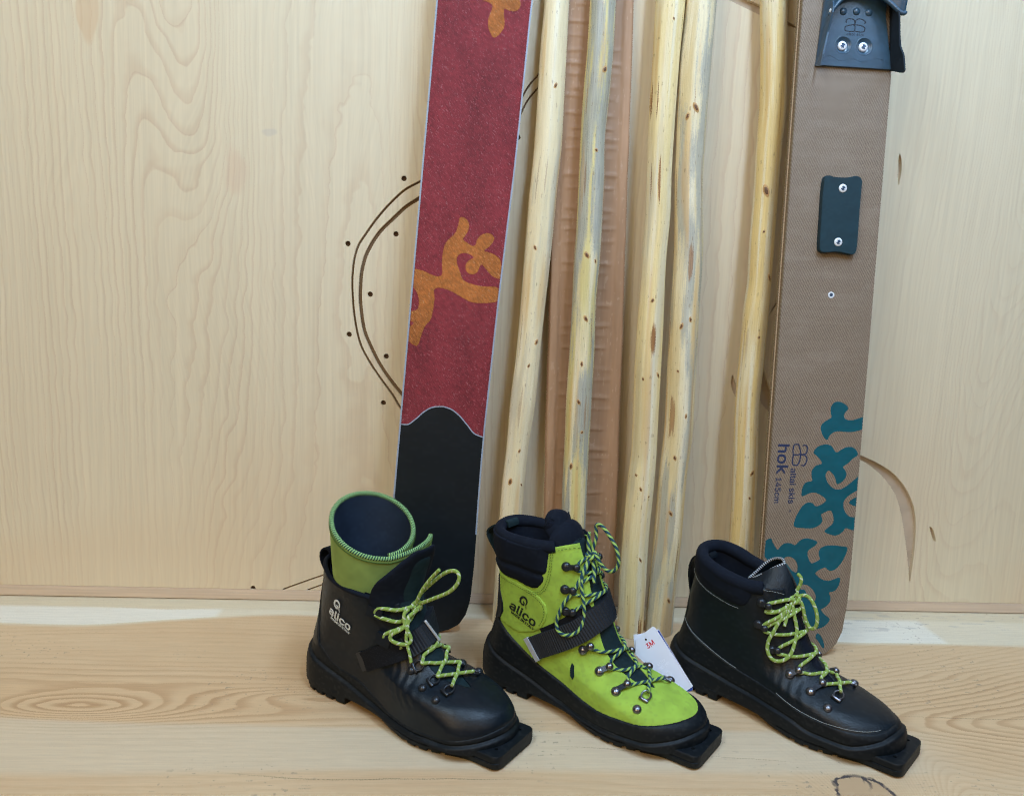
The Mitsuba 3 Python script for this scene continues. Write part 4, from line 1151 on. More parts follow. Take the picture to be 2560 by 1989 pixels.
def outside(B, p, off):
    """Moves points that lie in the boot (or closer than off) out along the surface."""
    p = np.array(p, float)
    for _ in range(60):
        x, y, z = p[:, 0], p[:, 1], p[:, 2]
        zz = np.clip(z, B.z0, B.z1)
        c = B.yc(x, zz)
        inside_ = (x > B.fb(zz)) & (x < B.ff(zz) + off) & (np.abs(y - c) < B.hw(x - off * .7, zz) + off) & (z < B.z1 + .004)
        if not inside_.any():
            break
        sg = np.where(y - c >= 0, 1.0, -1.0)
        hw_ = np.maximum(B.hw(np.minimum(x, B.ff(zz) - .002), zz), .001)
        t = np.clip(np.abs(y - c) / hw_, 0, 1)
        d = np.stack([1.1 * (1 - t ** 3) + .15, sg * t ** 2, .5 * (1 - t ** 2) + .1], -1)
        d /= np.linalg.norm(d, axis=1, keepdims=True)
        p = p + d * .0006 * inside_[:, None]
    return p


def lace_run(B, parent, near, far, mat, r, name='lace', lift=.0030):
    """Two crossing strands from the lowest eyelets upwards, lying over the tongue."""
    k = min(len(near), len(far))
    for first in (0, 1):
        pts = []
        for i in range(k):
            a = near[i] if (i + first) % 2 == 0 else far[i]
            if pts:
                pa = pts[-1]
                t = np.linspace(0, 1, 9)[1:-1]
                line = pa + (a - pa) * t[:, None]
                hump = np.exp(-((t - .5) / .2) ** 2)[:, None]
                q = outside(B, line, lift)
                q = q + hump * np.array([.0016, 0, .0010]) * (1 if (first + i) % 2 else -.15)
                pts += list(q)
            pts.append(a)
        if len(pts) > 2:
            c = spline3(np.array(pts), 44 * k)
            c[1:-1] = (c[:-2] + 2 * c[1:-1] + c[2:]) / 4
            m, uv = tube(c, r, 12)
            put(name, B.mesh(m), mat, parent, smooth=True, uv=uv)


def cord(B, parent, pts, r, mat, name='lace', n=90, off=.0042):
    p = np.asarray(pts, float)
    if np.abs(p).max() > 1:
        p = p / 1000
    c = outside(B, spline3(p, n), off)
    for _ in range(4):
        c[1:-1] = (c[:-2] + 2 * c[1:-1] + c[2:]) / 4
    m, uv = tube(c, r, 12)
    return put(name, B.mesh(m), mat, parent, smooth=True, uv=uv)


def knot(B, parent, c, r, mat, sx=1.0):
    """An overhand lump: a cord wound twice round the crossing."""
    c = np.asarray(c) / 1000
    th = np.linspace(0, 3.6 * np.pi, 90)
    d = np.stack([np.cos(th) * .0042 * sx, np.sin(th) * .0050 + .001 * np.sin(3 * th), np.linspace(-.003, .003, 90) + np.sin(th) * .0028], -1)
    m, uv = tube(c + d, r * 1.02, 12)
    put('lace_knot', B.mesh(m), mat, parent, smooth=True, uv=uv)


def side_text(B, parent, txt, p0, p1, height, mat, bold, name, off):
    """Lettering on the near side; baseline from p0 to p1 in side view."""
    m = meshkit.text_mesh(txt, height, .0003, bold)
    m = m.subdivide_to_size(.004) if hasattr(m, 'subdivide_to_size') else m
    v = np.array(m.vertices)
    d = np.array(p1) - np.array(p0)
    L = np.linalg.norm(d)
    d = d / L
    up_ = np.array([-d[1], d[0]])
    v[:, 0] *= L / v[:, 0].max()
    xz = np.array(p0) + v[:, :1] * d + v[:, 1:2] * up_
    put(name, B.mesh(trimesh.Trimesh(B.side(xz[:, 0], xz[:, 1], -1, off + v[:, 2]), m.faces, process=False)), mat, parent)


def flame(B, parent, c, s, ang, mat, off):
    """The drop-shaped emblem: an open loop that curls into its own middle."""
    th = np.linspace(math.radians(-28), math.radians(232), 40)
    q = np.vstack([[(1.02, -1.12), (.86, -.72)], np.stack([np.cos(th) * .74, np.sin(th) * .80], 1), [(-.10, -.80), (.30, -.70), (.22, -.28), (-.02, -.12)]])
    w = np.interp(np.linspace(0, 1, len(q)), [0, .08, .45, .8, .93, 1], [.05, .12, .21, .20, .15, .10])
    g = unary_union([LineString(q[i:i + 2]).buffer(w[i]) for i in range(len(q) - 1)]).simplify(.01)
    g = affinity.translate(affinity.rotate(affinity.scale(g, s, s, origin=(0, 0)), ang, origin=(0, 0)), *c)
    m = extr(g, .0003)
    v = np.array(m.vertices)
    put('emblem', B.mesh(trimesh.Trimesh(B.side(v[:, 0], v[:, 1], -1, off + v[:, 2]), m.faces, process=False)), mat, parent)


def stitches(B, parent, pts, off, mat, step=.0034, length=.0020, r=.00032, name='stitching', sgn=-1):
    """A row of single stitches along a side-view line, as one part."""
    p = spline3(np.c_[np.array(pts, float), np.zeros(len(pts))], 400)[:, :2]
    L = np.r_[0, np.cumsum(np.linalg.norm(np.diff(p, axis=0), axis=1))]
    ms = []
    for s in np.arange(0, L[-1] - length, step):
        a = [np.interp(s + d, L, p[:, 0]) for d in (0, length / 2, length)]
        b = [np.interp(s + d, L, p[:, 1]) for d in (0, length / 2, length)]
        ms.append(tube(B.side(np.array(a), np.array(b), sgn, np.array([off, off + .0002, off])), r, 5)[0])
    k = put(name, B.mesh(trimesh.util.concatenate(ms)), mat, parent)
    labels[k] = {'kind': 'stuff'}


def pull_tab(B, parent, prof, w, mat, y=0.0):
    """A webbing loop at the heel; prof: its outline in side view."""
    c = spline3(np.c_[np.array(prof)[:, 0], np.array(prof)[:, 0] * 0, np.array(prof)[:, 1]], 50)
    t = np.gradient(c, axis=0)
    t /= np.linalg.norm(t, axis=1, keepdims=True)
    n = np.cross(t, [0, 1., 0])
    rows = []
    for s_, e_ in ((-1, .0011), (1, .0011), (1, -.0011), (-1, -.0011)):
        rows.append(c + np.array([0, s_ * w / 2 + y, 0]) + n * e_)
    R = np.stack(rows, 1)
    m_ = len(c)
    i, j = np.meshgrid(np.arange(m_ - 1), np.arange(4), indexing='ij')
    j2 = (j + 1) % 4
    q = np.stack([i * 4 + j, (i + 1) * 4 + j, (i + 1) * 4 + j2, i * 4 + j2], -1).reshape(-1, 4)
    F = np.vstack([q[:, [0, 1, 2]], q[:, [0, 2, 3]], [[0, 1, 2], [0, 2, 3]], np.array([[0, 1, 2], [0, 2, 3]]) + (m_ - 1) * 4])
    put('pull_tab', B.mesh(trimesh.Trimesh(R.reshape(-1, 3), F, process=False)), mat, parent, smooth=35)


def lining(B, parent, mat, inset=.0085, zlow=.055):
    V, F, N = B.piece(B.d_rim + .001, B.V[:, 2] - zlow)
    Vi = V - N * inset
    Vi[:, 2] = V[:, 2]
    put('lining', B.mesh(trimesh.Trimesh(Vi, F[:, ::-1], process=False)), mat, parent, smooth=True)
    xb, xf = float(B.fb(zlow)), -.10
    x = np.linspace(xb + .006, xf, 24)
    h = np.maximum(B.hw(x, zlow + 0 * x) - .004, .001)
    pts = np.vstack([np.c_[x, -h], np.c_[x, h][::-1]])
    m = extr(Polygon(pts), .003)
    m.apply_translation([0, 0, zlow - .003])
    put('insole', B.mesh(m), mat, parent)


def throat_d(B, prof):
    """Positive outside the lacing gap; prof: (z, half width of the gap)."""
    a = np.array(prof)
    V = B.V
    w = np.interp(V[:, 2], a[:, 0], a[:, 1], left=-.02)
    mid = .5 * (B.fb(V[:, 2]) + B.ff(V[:, 2]))
    d = np.abs(V[:, 1] - B.yc(V[:, 0], V[:, 2])) - w
    return np.where(V[:, 0] > mid, d, .03)


def tongue_sheet(B, parent, prof, halfw, mat, thick=.006, name='tongue', curv=.55, puff=.002, droop=0.0):
    """A padded tongue through side-view points prof; halfw: half width at each; the edges bend backwards."""
    a = np.array(prof, float)
    s = np.r_[0, np.cumsum(np.linalg.norm(np.diff(a, axis=0), axis=1))]
    q = np.linspace(0, s[-1], 70)
    u = np.linspace(-1, 1, 41)
    Q = q[:, None] * (1 - droop * np.clip((np.abs(u)[None] - .22) / .78, 0, 1) ** 1.15)
    cx, cz, hf = PchipInterpolator(s, a[:, 0]), PchipInterpolator(s, a[:, 1]), PchipInterpolator(s, halfw)
    t = np.stack([cx(Q + 1e-4) - cx(Q - 1e-4), cz(Q + 1e-4) - cz(Q - 1e-4)], -1)
    t /= np.linalg.norm(t, axis=-1, keepdims=True)
    endw = np.sqrt(np.clip((s[-1] - q) / .012, 0, 1)) if not droop else np.ones_like(q)
    H = hf(Q) * (.55 + .45 * endw)[:, None]
    Y = H * np.sin(u * 1.25)[None] / math.sin(1.25)
    bk = curv * H * (1 - np.cos(u * 1.25))[None] * 1.5
    X = cx(Q) - t[..., 1] * bk
    Z = cz(Q) + t[..., 0] * bk
    G = np.stack([X, Y + .006 * np.clip((X + .16) / .16, 0, 1) ** 2, Z], -1)
    i, j = np.meshgrid(np.arange(69), np.arange(40), indexing='ij')
    qd = np.stack([i * 41 + j, i * 41 + j + 1, (i + 1) * 41 + j + 1, (i + 1) * 41 + j], -1).reshape(-1, 4)
    F = np.vstack([qd[:, [0, 1, 2]], qd[:, [0, 2, 3]]])
    V = G.reshape(-1, 3)
    N = np.array(trimesh.Trimesh(V, F, process=False).vertex_normals)
    if (N[:, 0].mean()) < 0:
        F, N = F[:, ::-1], -N
    ed = np.minimum(1 - np.abs(u)[None], np.clip((s[-1] - q) / .02, 0, 1)[:, None] * np.ones_like(u)[None]).reshape(-1)
    pf = puff * np.sqrt(np.clip(ed * 3, 0, 1))
    top = V + N * pf[:, None]
    bot = V - N * (thick * np.sqrt(np.clip(ed * 4, .08, 1)))[:, None]
    M_ = len(V)
    Fs = [F, F[:, ::-1] + M_]
    g = np.arange(M_).reshape(70, 41)
    for b in (g[0], g[-1], g[:, 0], g[:, -1]):
        Fs += [np.stack([b[:-1], b[1:], b[1:] + M_], 1), np.stack([b[:-1], b[1:] + M_, b[:-1] + M_], 1)]
    return put(name, B.mesh(trimesh.Trimesh(np.vstack([top, bot]), np.vstack(Fs), process=False)), mat, parent, smooth=50)


def common(B, k, rand_line, lip_line, rand_mat, throat, upper_mat, upper_name='upper', rand_out=.0030, lip_out=.0062, zcut=None):
    V, F, N = B.grid()
    sole(B, k)
    d = -above_line(V, rand_line)
    pv, pf, pn = B.piece(d)
    lp = above_line(pv, lip_line)
    g = 1 / (1 + np.exp(np.clip(lp / .0007, -40, 40)))
    groove = .0014 * np.exp(-((lp - .0016) / .0011) ** 2)
    o = rand_out + (lip_out - rand_out) * g - groove
    dd = -above_line(pv, rand_line)
    o = o * (1 - .55 * np.exp(-np.maximum(dd, 0) / .0012))
    put('rand', B.mesh(shell(pv, pf, pn, o, -.001)), 'rubber', k, smooth=55)
    B.d_throat = throat_d(B, throat)
    inn = B.piece(-above_line(V, rand_line) * -1 + .006, B.d_rim, B.d_throat)
    w = meshkit.fbm(inn[0] * 60, 3, 11) - .5
    iv = inn[0]
    flex = np.exp(-((iv[:, 0] + .125 + .35 * (iv[:, 2] - .05)) / .022) ** 2) * np.clip(np.abs(iv[:, 1]) / .03, 0, 1)
    w = w + flex * (.25 if upper_mat == 'lime_nubuck' else .6) * np.sin((iv[:, 0] + .55 * iv[:, 2] + .012 * meshkit.noise(iv * 40, 4)) * 2 * np.pi / .011) + 1.6 * (meshkit.fbm(iv * 22, 2, 17) - .5)
    put(upper_name, B.mesh(shell(inn[0], inn[1], inn[2], .0018 + .0008 * w, -.001)), upper_mat, k, smooth=60)
    # inner surface that shows in the lacing gap
    tv = B.piece(.010 - B.d_throat, B.d_rim + .0005, V[:, 2] - .045, V[:, 0] - .5 * (B.fb(V[:, 2]) + B.ff(V[:, 2])))
    return tv


def mm_(*p):
    return [(a / 1000, b / 1000) for a, b in p]


THROAT = [(.052, -.012), (.056, .004), (.061, .0125), (.070, .0165), (.09, .0175), (.12, .0155), (.16, .0125), (.21, .0105)]

# ======================================================= boot with green liner
k = thing('ski_boot', 'black smooth leather ski boot with green liner sticking out, leftmost of the three boots', 'boot', 'ski boots with square duckbill soles')
tv = common(B1, k, mm_((-335, 80), (-300, 78), (-280, 71), (-267, 64), (-239, 46), (-200, 38.5), (-166, 26.5), (-123, 19), (-72, 21.5), (-31, 28.5), (-11.7, 34.5), (0, 35)),
            mm_((-335, 60), (-300, 52), (-260, 39), (-223, 29), (-174, 18), (-116, 13), (-70, 14.5), (-32, 20), (-12, 25), (0, 26)),
            'rubber', [(.055, -.012), (.059, .003), (.063, .0115), (.072, .0150), (.09, .0165), (.12, .020), (.16, .022)], 'leather_smooth')
put('tongue', B1.mesh(trimesh.Trimesh(tv[0], tv[1], process=False)), 'tongue_fabric', k, smooth=True)
lining(B1, k, 'dark_fabric', .0060, .06)
rim = ring_points(B1, -.165)
put('collar_edge', B1.mesh(tube(resample(rim, 160) + np.array([0, 0, -.0008]), .0030, 10)[0]), 'dark_fabric', k, smooth=True)
# wide inner tongue that wraps the liner in front
tongue_sheet(B1, k, mm_((-132, 92), (-148, 120), (-153, 146), (-146, 175), (-134, 208)), [.022, .032, .045, .052, .052], 'dark_fabric', .005, 'inner_tongue', .62, .002, droop=.52)
tongue_sheet(B1, k, mm_((-118, 86), (-138, 110), (-150, 140), (-145, 168), (-136, 196)), [.014, .018, .022, .026, .027], 'tongue_fabric', .003, 'tongue_facing', .60, .0012)
near = [(-79.8, 58.3), (-101.5, 63.7), (-124, 75.6)]
hk1 = []
for sgn in (-1, 1):
    row = []
    for (x, z) in near:
        pa = (x / 1000 - .004, z / 1000 - .0038)
        row.append(hook(B1, k, pa, (x / 1000, z / 1000), sgn, 'black_metal', .0048, ring=True))
    hk1.append(row)
for i_ in range(2):
    hk1[i_].append(B1.side(-.147, .095, -1 if i_ == 0 else 1, .006))
lace_run(B1, k, hk1[0], hk1[1], 'lace_green', .0021)
for (x, z), w_ in (((-.178, .133), .010), ((-.1655, .1015), .011)):
    for sgn in (-1, 1):
        p, n_ = B1.side(x, z, sgn, .0028), B1.n.copy()
        lug = bevel_prism(box(-.0075, -w_ / 2, .0085, w_ / 2).buffer(.002), .0042, .0014)
        lug.apply_transform(at_frame(B1, p, n_, (.25, 0, 1)))
        put('lace_lug', B1.mesh(lug), 'leather_smooth', k, smooth=35)
G, r_ = 'lace_green', .0022
cord(B1, k, [(-176, -36, 132), (-173.3, -36.5, 137.1), (-165.5, -32.5, 138.5), (-155.4, -25, 137), (-149.3, -17, 137.5), (-145.5, -8.1, 138)], r_, G)
cord(B1, k, [(-176, -36, 130), (-170.5, -36, 127.9), (-161.4, -32, 125.9), (-152.7, -26, 124), (-147.3, -20, 125), (-143, -12, 131)], r_, G)
cord(B1, k, [(-163.6, -35.5, 104.6), (-163.0, -35, 107.6), (-156.2, -31.5, 112.8), (-147.8, -24.2, 117.1), (-143, -15.4, 123.1), (-143, -8, 132)], r_, G)
cord(B1, k, [(-145.5, -7.6, 137.3), (-144.2, -13.9, 128.7), (-141.2, -14.6, 121.0), (-136.9, -13.1, 112.9), (-133.7, -14.1, 106.5), (-134.7, -19.8, 102.3), (-140.5, -25.6, 102.2), (-148.6, -30.5, 104.4), (-152.4, -32, 108.6), (-150.6, -31, 112.8), (-144.9, -25.5, 117.0), (-141.3, -18.1, 121.8), (-141.5, -10.8, 128.2), (-142.6, -5.9, 135.0)], r_, G, n=160, off=.0105)
cord(B1, k, [(-145.1, -5, 138), (-137.4, -3, 155.5), (-129.5, -2, 164.2), (-115.4, 0, 178.8), (-103.9, 1, 187.6), (-93.8, 1, 191.2), (-87.3, 0, 189.2), (-86.3, -1, 182.0), (-91.7, -3, 172.1), (-100.4, -4, 164.4), (-113.2, -5, 156.6), (-126.3, -5, 148.7), (-140.3, -4, 141.1)], r_, G, n=150)
cord(B1, k, [(-143, -7, 139.6), (-133.7, -8, 159.6), (-124.8, -8, 172.8), (-115.9, -8, 183.7), (-109.0, -8, 191.3)], r_ * .95, G)
cord(B1, k, [(-141.5, -10, 130), (-138.5, -17.1, 113.6), (-136.8, -20.4, 105.5), (-131.3, -22.8, 93.6), (-126.2, -26, 84)], r_ * .85, G, off=.0105)
knot(B1, k, (-142.5, -6, 138), r_, G)
# velcro strap, threaded through a metal loop on the far side
C = np.array([(-193, -36.4, 65), (-189.8, -36.4, 67.3), (-170.9, -35.6, 79.2), (-158.7, -32.7, 85.4), (-146.5, -26.8, 91.7), (-138.2, -19.8, 97.3), (-132.6, -9.7, 103.4)]) / 1000
band(B1, C, .024, np.linspace(.0045, .0070, 140), k, 'strap', 'velcro')
ks, top, nn_, t_, w_ = band(B1, np.array([(-141, -23, 94), (-133.6, -10.7, 101.4), (-131.6, 3.8, 107.7), (-134, 15, 113), (-143, 25, 112), (-160, 32.5, 104), (-182, 35.5, 92)]) / 1000, .025, np.linspace(.0060, .0095, 140), k, 'strap', 'webbing', .0007)
ib = 42
bar = np.array([top[ib, 0] - w_[ib] * .003, top[ib].mean(0), top[ib, -1] + w_[ib] * .003]) + nn_[ib] * .0016
put('buckle', B1.mesh(tube(resample(bar, 12), .0017, 10)[0]), 'bright_metal', k, smooth=True)
p, n_ = B1.side(-.196, .0655, -1, .003), B1.n.copy()
d = bevel_prism(box(-.0035, -.010, .0035, .010).buffer(.0015), .0016, .0008)
d.apply_transform(at_frame(B1, p, n_, (-.52, 0, .85)))
put('strap_loop', B1.mesh(d), 'black_metal', k, smooth=35)
side_text(B1, k, 'alico', (-.2505, .1125), (-.2155, .0985), .0105, 'print_white', True, 'logo_lettering', .0034)
side_text(B1, k, 'MADE IN ITALY', (-.2470, .1060), (-.2165, .0935), .0030, 'print_white', True, 'small_lettering', .0034)
flame(B1, k, (-.2335, .1275), .0062, -20, 'print_white', .0034)
pv = B1.piece(inside_poly(B1.V, mm_((-340, 168), (-300, 166), (-287, 158), (-283, 120), (-276, 85), (-268, 60), (-340, 60))))
put('heel_strip', B1.mesh(shell(pv[0], pv[1], pv[2], .0034, .0)), 'leather_smooth', k, smooth=50)
pull_tab(B1, k, mm_((-289, 128), (-293, 145), (-301, 158), (-299, 170), (-290, 174), (-283, 168), (-280, 155)), .020, 'dark_fabric')

# the liner itself: a rolled neoprene cuff that stands in the boot
kl = thing('boot_liner', 'green neoprene liner cuff with stitched rim, standing inside the leftmost boot', 'boot liner')
th = np.linspace(math.radians(40), math.radians(40 + 360 + 72), 220)      # spiral: starts inside at the front, ends as a loose flap outside
grow = np.clip((th - math.radians(40 + 300)) / math.radians(132), 0, 1)
rr = 1.0 + .055 * np.clip((th - math.radians(300)) / math.radians(100), 0, 1) + .40 * np.clip((th - math.radians(392)) / math.radians(80), 0, 1) ** 1.4
th = th - math.radians(62)
thin = .0040
Xr, Yr = .0475 * np.cos(th) * rr, .0520 * np.sin(th) * rr
ztop = .2178 - .4848 * np.clip(Xr, -.06, .047) + .192 * Yr * (1 - .4 * grow) - .004 * grow
CX, CY = -.223, .0029
nz_ = 26
prof = np.linspace(0, 1, nz_)


def cuff(rad_off, zdrop):
    out_ = []
    for s_ in prof:
        f = 1 + rad_off / .05
        z = .085 * (1 - s_) + (ztop - zdrop) * s_
        bulge = 1 + .012 * math.sin(s_ * 3.0) - .32 * (1 - s_) ** 1.2
        out_.append(np.stack([CX + Xr * f * bulge - .006 * (1 - s_), CY + Yr * f * bulge * .98, z], -1))
    return np.array(out_)


def sheet(G, flip=False):
    a, b = G.shape[:2]
    i, j = np.meshgrid(np.arange(a - 1), np.arange(b - 1), indexing='ij')
    q = np.stack([i * b + j, i * b + j + 1, (i + 1) * b + j + 1, (i + 1) * b + j], -1).reshape(-1, 4)
    F = np.vstack([q[:, [0, 1, 2]], q[:, [0, 2, 3]]])
    return trimesh.Trimesh(G.reshape(-1, 3), F[:, ::-1] if flip else F, process=False)


go, gi = cuff(thin / 2, 0), cuff(-thin / 2, 0)
put('outer_face', B1.mesh(sheet(go)), 'liner_green', kl, smooth=True)
put('inner_face', B1.mesh(sheet(gi, True)), 'liner_inside', kl, smooth=True)
edge_pts = (go[-1] + gi[-1]) / 2 + np.array([0, 0, .0006])
end_pts = ((go[:, -1] + gi[:, -1]) / 2)[::-1]
m, uv = tube(np.vstack([edge_pts, end_pts[1:]]), .0029, 14)
put('stitched_rim', B1.mesh(m), 'whip_stitch', kl, smooth=True, uv=uv)
m, uv = tube(edge_pts + np.stack([np.cos(th) * .0026, np.sin(th) * .0026, -.0044 + 0 * th], -1), .0006, 6)
put('seam', B1.mesh(m), 'thread_dark', kl, smooth=True)

# ======================================================= lime boot
k = thing('ski_boot', 'bright lime and black ski boot with ribbed ankle strap, middle one of the three boots', 'boot', 'ski boots with square duckbill soles')
R2 = mm_((-340, 84), (-305, 94), (-290, 93), (-274, 86.5), (-247, 70), (-204, 49.5), (-158, 38.5), (-113, 32), (-71, 34.5), (-37, 39), (-25, 40.5), (-5, 41))
tv = common(B2, k, R2, mm_((-340, 60), (-298, 51), (-259, 38), (-223, 28.5), (-174, 17), (-116, 12.5), (-70, 14.5), (-32, 22.6), (-12.5, 28.6), (0, 29)), 'rubber',
            THROAT, 'lime_nubuck', rand_out=.0042, lip_out=.0066)
put('tongue', B2.mesh(trimesh.Trimesh(tv[0], tv[1], process=False)), 'tongue_fabric', k, smooth=True)
lining(B2, k, 'dark_fabric', .0080, .07)
pan = mm_((-345, 228), (-345, 150), (-308, 150), (-280, 152.5), (-250, 151.5), (-236, 148), (-226, 147), (-218, 149.5), (-211, 158), (-206.5, 175), (-206, 192), (-205, 228))
dd = inside_poly(B2.V, pan)
pv = B2.piece(dd, B2.d_rim)
dv = np.maximum(inside_poly(pv[0], pan), 0)
dr_ = np.maximum(B2.rim(pv[0][:, 0]) - pv[0][:, 2], 0)
crease = np.exp(-((pv[0][:, 2] - (.168 + .10 * np.clip(-.215 - pv[0][:, 0], -.1, .03))) / .0028) ** 2)
o = .0016 + .0050 * np.sqrt(np.clip(dv / .012, 0, 1)) - .0024 * crease + .001 * (meshkit.fbm(pv[0] * 45, 3, 3) - .5)
put('padded_collar', B2.mesh(shell(pv[0], pv[1], pv[2], o, .0)), 'dark_fabric', k, smooth=60)
rim = ring_points(B2, -.200)
NR = 160
rp = resample(rim, NR)
rad = .0078 + .0008 * np.sin(np.linspace(0, 14, NR))
put('collar_roll', B2.mesh(tube(rp + np.array([.0, 0, -.001]) - (rp - np.array([-.245, 0, 0])) * np.array([.03, .06, 0]), rad, 14)[0]), 'dark_fabric', k, smooth=True)
stitch_line = mm_((-204, 196), (-203.5, 176), (-207, 157), (-214, 146.5), (-225, 143), (-237, 144))
for off_ in (0, .0024):
    stitches(B2, k, [(x + off_ * (1 if z > .15 else .4), z - off_ * (0 if z > .16 else 1)) for x, z in stitch_line], .0036, 'thread_dark')
stitches(B2, k, mm_((-203, 197), (-196, 201), (-184, 203.5), (-178, 203)), .0036, 'thread_dark')
# ankle patch with its own raised edge
pp = mm_((-300, 153), (-276, 152.5), (-250, 149), (-228, 144.5), (-213, 138.5), (-205, 131), (-202.5, 122), (-204, 112), (-211, 99), (-222, 91), (-244, 84), (-300, 96))
for sgn in (-1, 1):
    pv = B2.piece(inside_poly(B2.V, pp, sgn))
    put('ankle_patch', B2.mesh(shell(pv[0], pv[1], pv[2], .0036, .0008)), 'lime_nubuck', k, smooth=50)
stitches(B2, k, mm_((-276, 149.5), (-250, 146), (-228, 141), (-214, 135.5), (-207.5, 129), (-205.5, 121.5), (-207, 113), (-213, 102)), .0052, 'thread_dark')
# black heel stay
hp = mm_((-345, 150), (-300, 146), (-282, 144), (-277, 128), (-270, 116), (-268, 104), (-274, 92), (-290, 84), (-345, 76))
pv = B2.piece(inside_poly(B2.V, hp))
put('heel_stay', B2.mesh(shell(pv[0], pv[1], pv[2], .0050, .001)), 'leather_smooth', k, smooth=50)
pull_tab(B2, k, mm_((-295, 146), (-304, 160), (-315, 174), (-323, 188), (-317, 197), (-303, 205), (-292, 210), (-288, 203)), .022, 'tongue_fabric')
# tongue: padded, folded over at the top
tongue_sheet(B2, k, mm_((-160, 150), (-172, 175), (-186, 200), (-193, 216), (-205, 230)), [.020, .025, .030, .032, .027], 'dark_fabric', .008, 'tongue_pad', .60, .003)
tongue_sheet(B2, k, mm_((-158, 160), (-172, 184), (-185, 205), (-193, 214)), [.016, .020, .026, .026], 'tongue_fabric', .003, 'tongue_facing', .60, .0018)
tongue_sheet(B2, k, mm_((-190, 205), (-206, 224), (-219, 236), (-231, 236)), [.020, .024, .023, .018], 'dark_fabric', .006, 'tongue_fold', .70, .003)
# hooks and rings
A = [((-103.6, 54.8), (-97.5, 58.6)), ((-130.0, 68.5), (-122.5, 73.0)), ((-154.1, 87.4), (-147, 93.5))]
Bh = [((-179.5, 129.7), (-171, 131)), ((-183.4, 155.6), (-175, 156)), ((-185.8, 182.6), (-177, 182))]
rows = []
for sgn in (-1, 1):
    row = [hook(B2, k, (-.0739, .0462), (-.0735, .0518), sgn, 'gunmetal', .0052, ring=True)]
    row += [hook(B2, k, (a[0] / 1000, a[1] / 1000), (b[0] / 1000, b[1] / 1000), sgn, 'gunmetal', .0058) for a, b in A]
    up_ = [hook(B2, k, (a[0] / 1000, a[1] / 1000), (b[0] / 1000, b[1] / 1000), sgn, 'black_metal', .0058) for a, b in Bh]
    rows.append((row, up_))
lace_run(B2, k, rows[0][0], rows[1][0], 'lace_twist', .0021)
lace_run(B2, k, rows[0][1], rows[1][1], 'lace_twist', .0021)
G, r_ = 'lace_twist', .0023
nt, ft = rows[0][1][2] * 1000, rows[1][1][2] * 1000
cord(B2, k, [tuple(nt), (-173, -18, 187), (-169.5, -10, 192), (-167, -4, 196)], r_, G)
cord(B2, k, [tuple(ft), (-170, 14, 189), (-168, 7, 194), (-166, 0, 196)], r_, G)
cord(B2, k, [(-166.2, -4, 194.8), (-166.1, -18, 179.4), (-168.6, -27, 165.8), (-172.6, -33.5, 153.1), (-178.3, -38, 143.7), (-185.0, -41.6, 124.5), (-186.6, -42.1, 112.7), (-181.2, -42.7, 105.0), (-169.8, -41.2, 104.4), (-159.2, -35.9, 111.7), (-156.3, -30.5, 124.7), (-158.5, -27.5, 141.3), (-163.7, -25.8, 157.6), (-166.7, -22.4, 171.7), (-167.2, -15.5, 183.3), (-166.3, -6, 194)], r_, G, n=170)
cord(B2, k, [(-167.1, -2, 196.2), (-166.4, 0, 204.6), (-164.6, 2, 216.9), (-166.3, 3, 228.4), (-165.0, 3, 232.2), (-159.7, 3, 232.3), (-152.2, 2, 228.1), (-143.3, 0, 220.9), (-135.6, -1, 212.3), (-131.1, -2, 203.0), (-129.9, -2, 195.1), (-131.9, -2, 187.6), (-137.3, -3, 182.0), (-143.7, -3, 181.4), (-150.5, -3, 185.0), (-155.5, -4, 190.8), (-159.1, -4, 195.8), (-165.2, -4, 197.8)], r_, G, n=170)
cord(B2, k, [(-171.2, -4, 222.8), (-171.0, -5, 210.6), (-168.5, -6, 199.6), (-165, -5, 192), (-159, -8, 178), (-155, -14, 166)], r_, G)
knot(B2, k, (-166, -5, 195), r_, G, 1.1)
# ribbed strap with a bright metal end
C = np.array([(-221, -35.5, 69.5), (-219.6, -35.5, 70.7), (-200.7, -36.2, 83.3), (-185.6, -35.8, 92.9), (-172.4, -32.9, 102.0), (-160.7, -28.0, 111.0), (-150.9, -20.2, 120.5), (-146.2, -12.0, 126.1), (-143.6, 2, 131.5), (-146, 13, 135), (-155, 23, 133), (-168, 30, 126), (-184, 34, 116), (-200, 36, 104)]) / 1000
ks, top, nn_, t_, w_ = band(B2, C, .0285, .0072, k, 'strap', 'webbing', .0008, n=200)
e0 = np.array([top[1, 0] - w_[1] * .0012, top[1].mean(0), top[1, -1] + w_[1] * .0012])
end = trimesh.creation.box([.0065, np.linalg.norm(e0[2] - e0[0]), .0030])
M4 = np.eye(4)
yv = (e0[2] - e0[0]) / np.linalg.norm(e0[2] - e0[0])
zv = nn_[1]
xv = np.cross(yv, zv)
M4[:3, :3] = np.stack([xv, yv, np.cross(xv, yv)], 1)
M4[:3, 3] = e0[1] + t_[1] * .001
end.apply_transform(M4)
put('strap_end', B2.mesh(end), 'bright_metal', ks)
C2 = np.array([(-205, -36.2, 89), (-192, -36.2, 98), (-180, -34.5, 107), (-168, -30, 117), (-158, -24, 126), (-153, -16, 133)]) / 1000
band(B2, C2, .024, .0035, k, 'strap', 'velcro')
p, n_ = B2.side(-.2085, .0885, -1, .003), B2.n.copy()
d = dome(.0034, .002, 16, 5)
d.apply_transform(at_frame(B2, p, n_))
put('rivet', B2.mesh(d), 'black_metal', k, smooth=True)
side_text(B2, k, 'alico', (-.2590, .1135), (-.2195, .0990), .0112, 'print_black', True, 'logo_lettering', .0042)
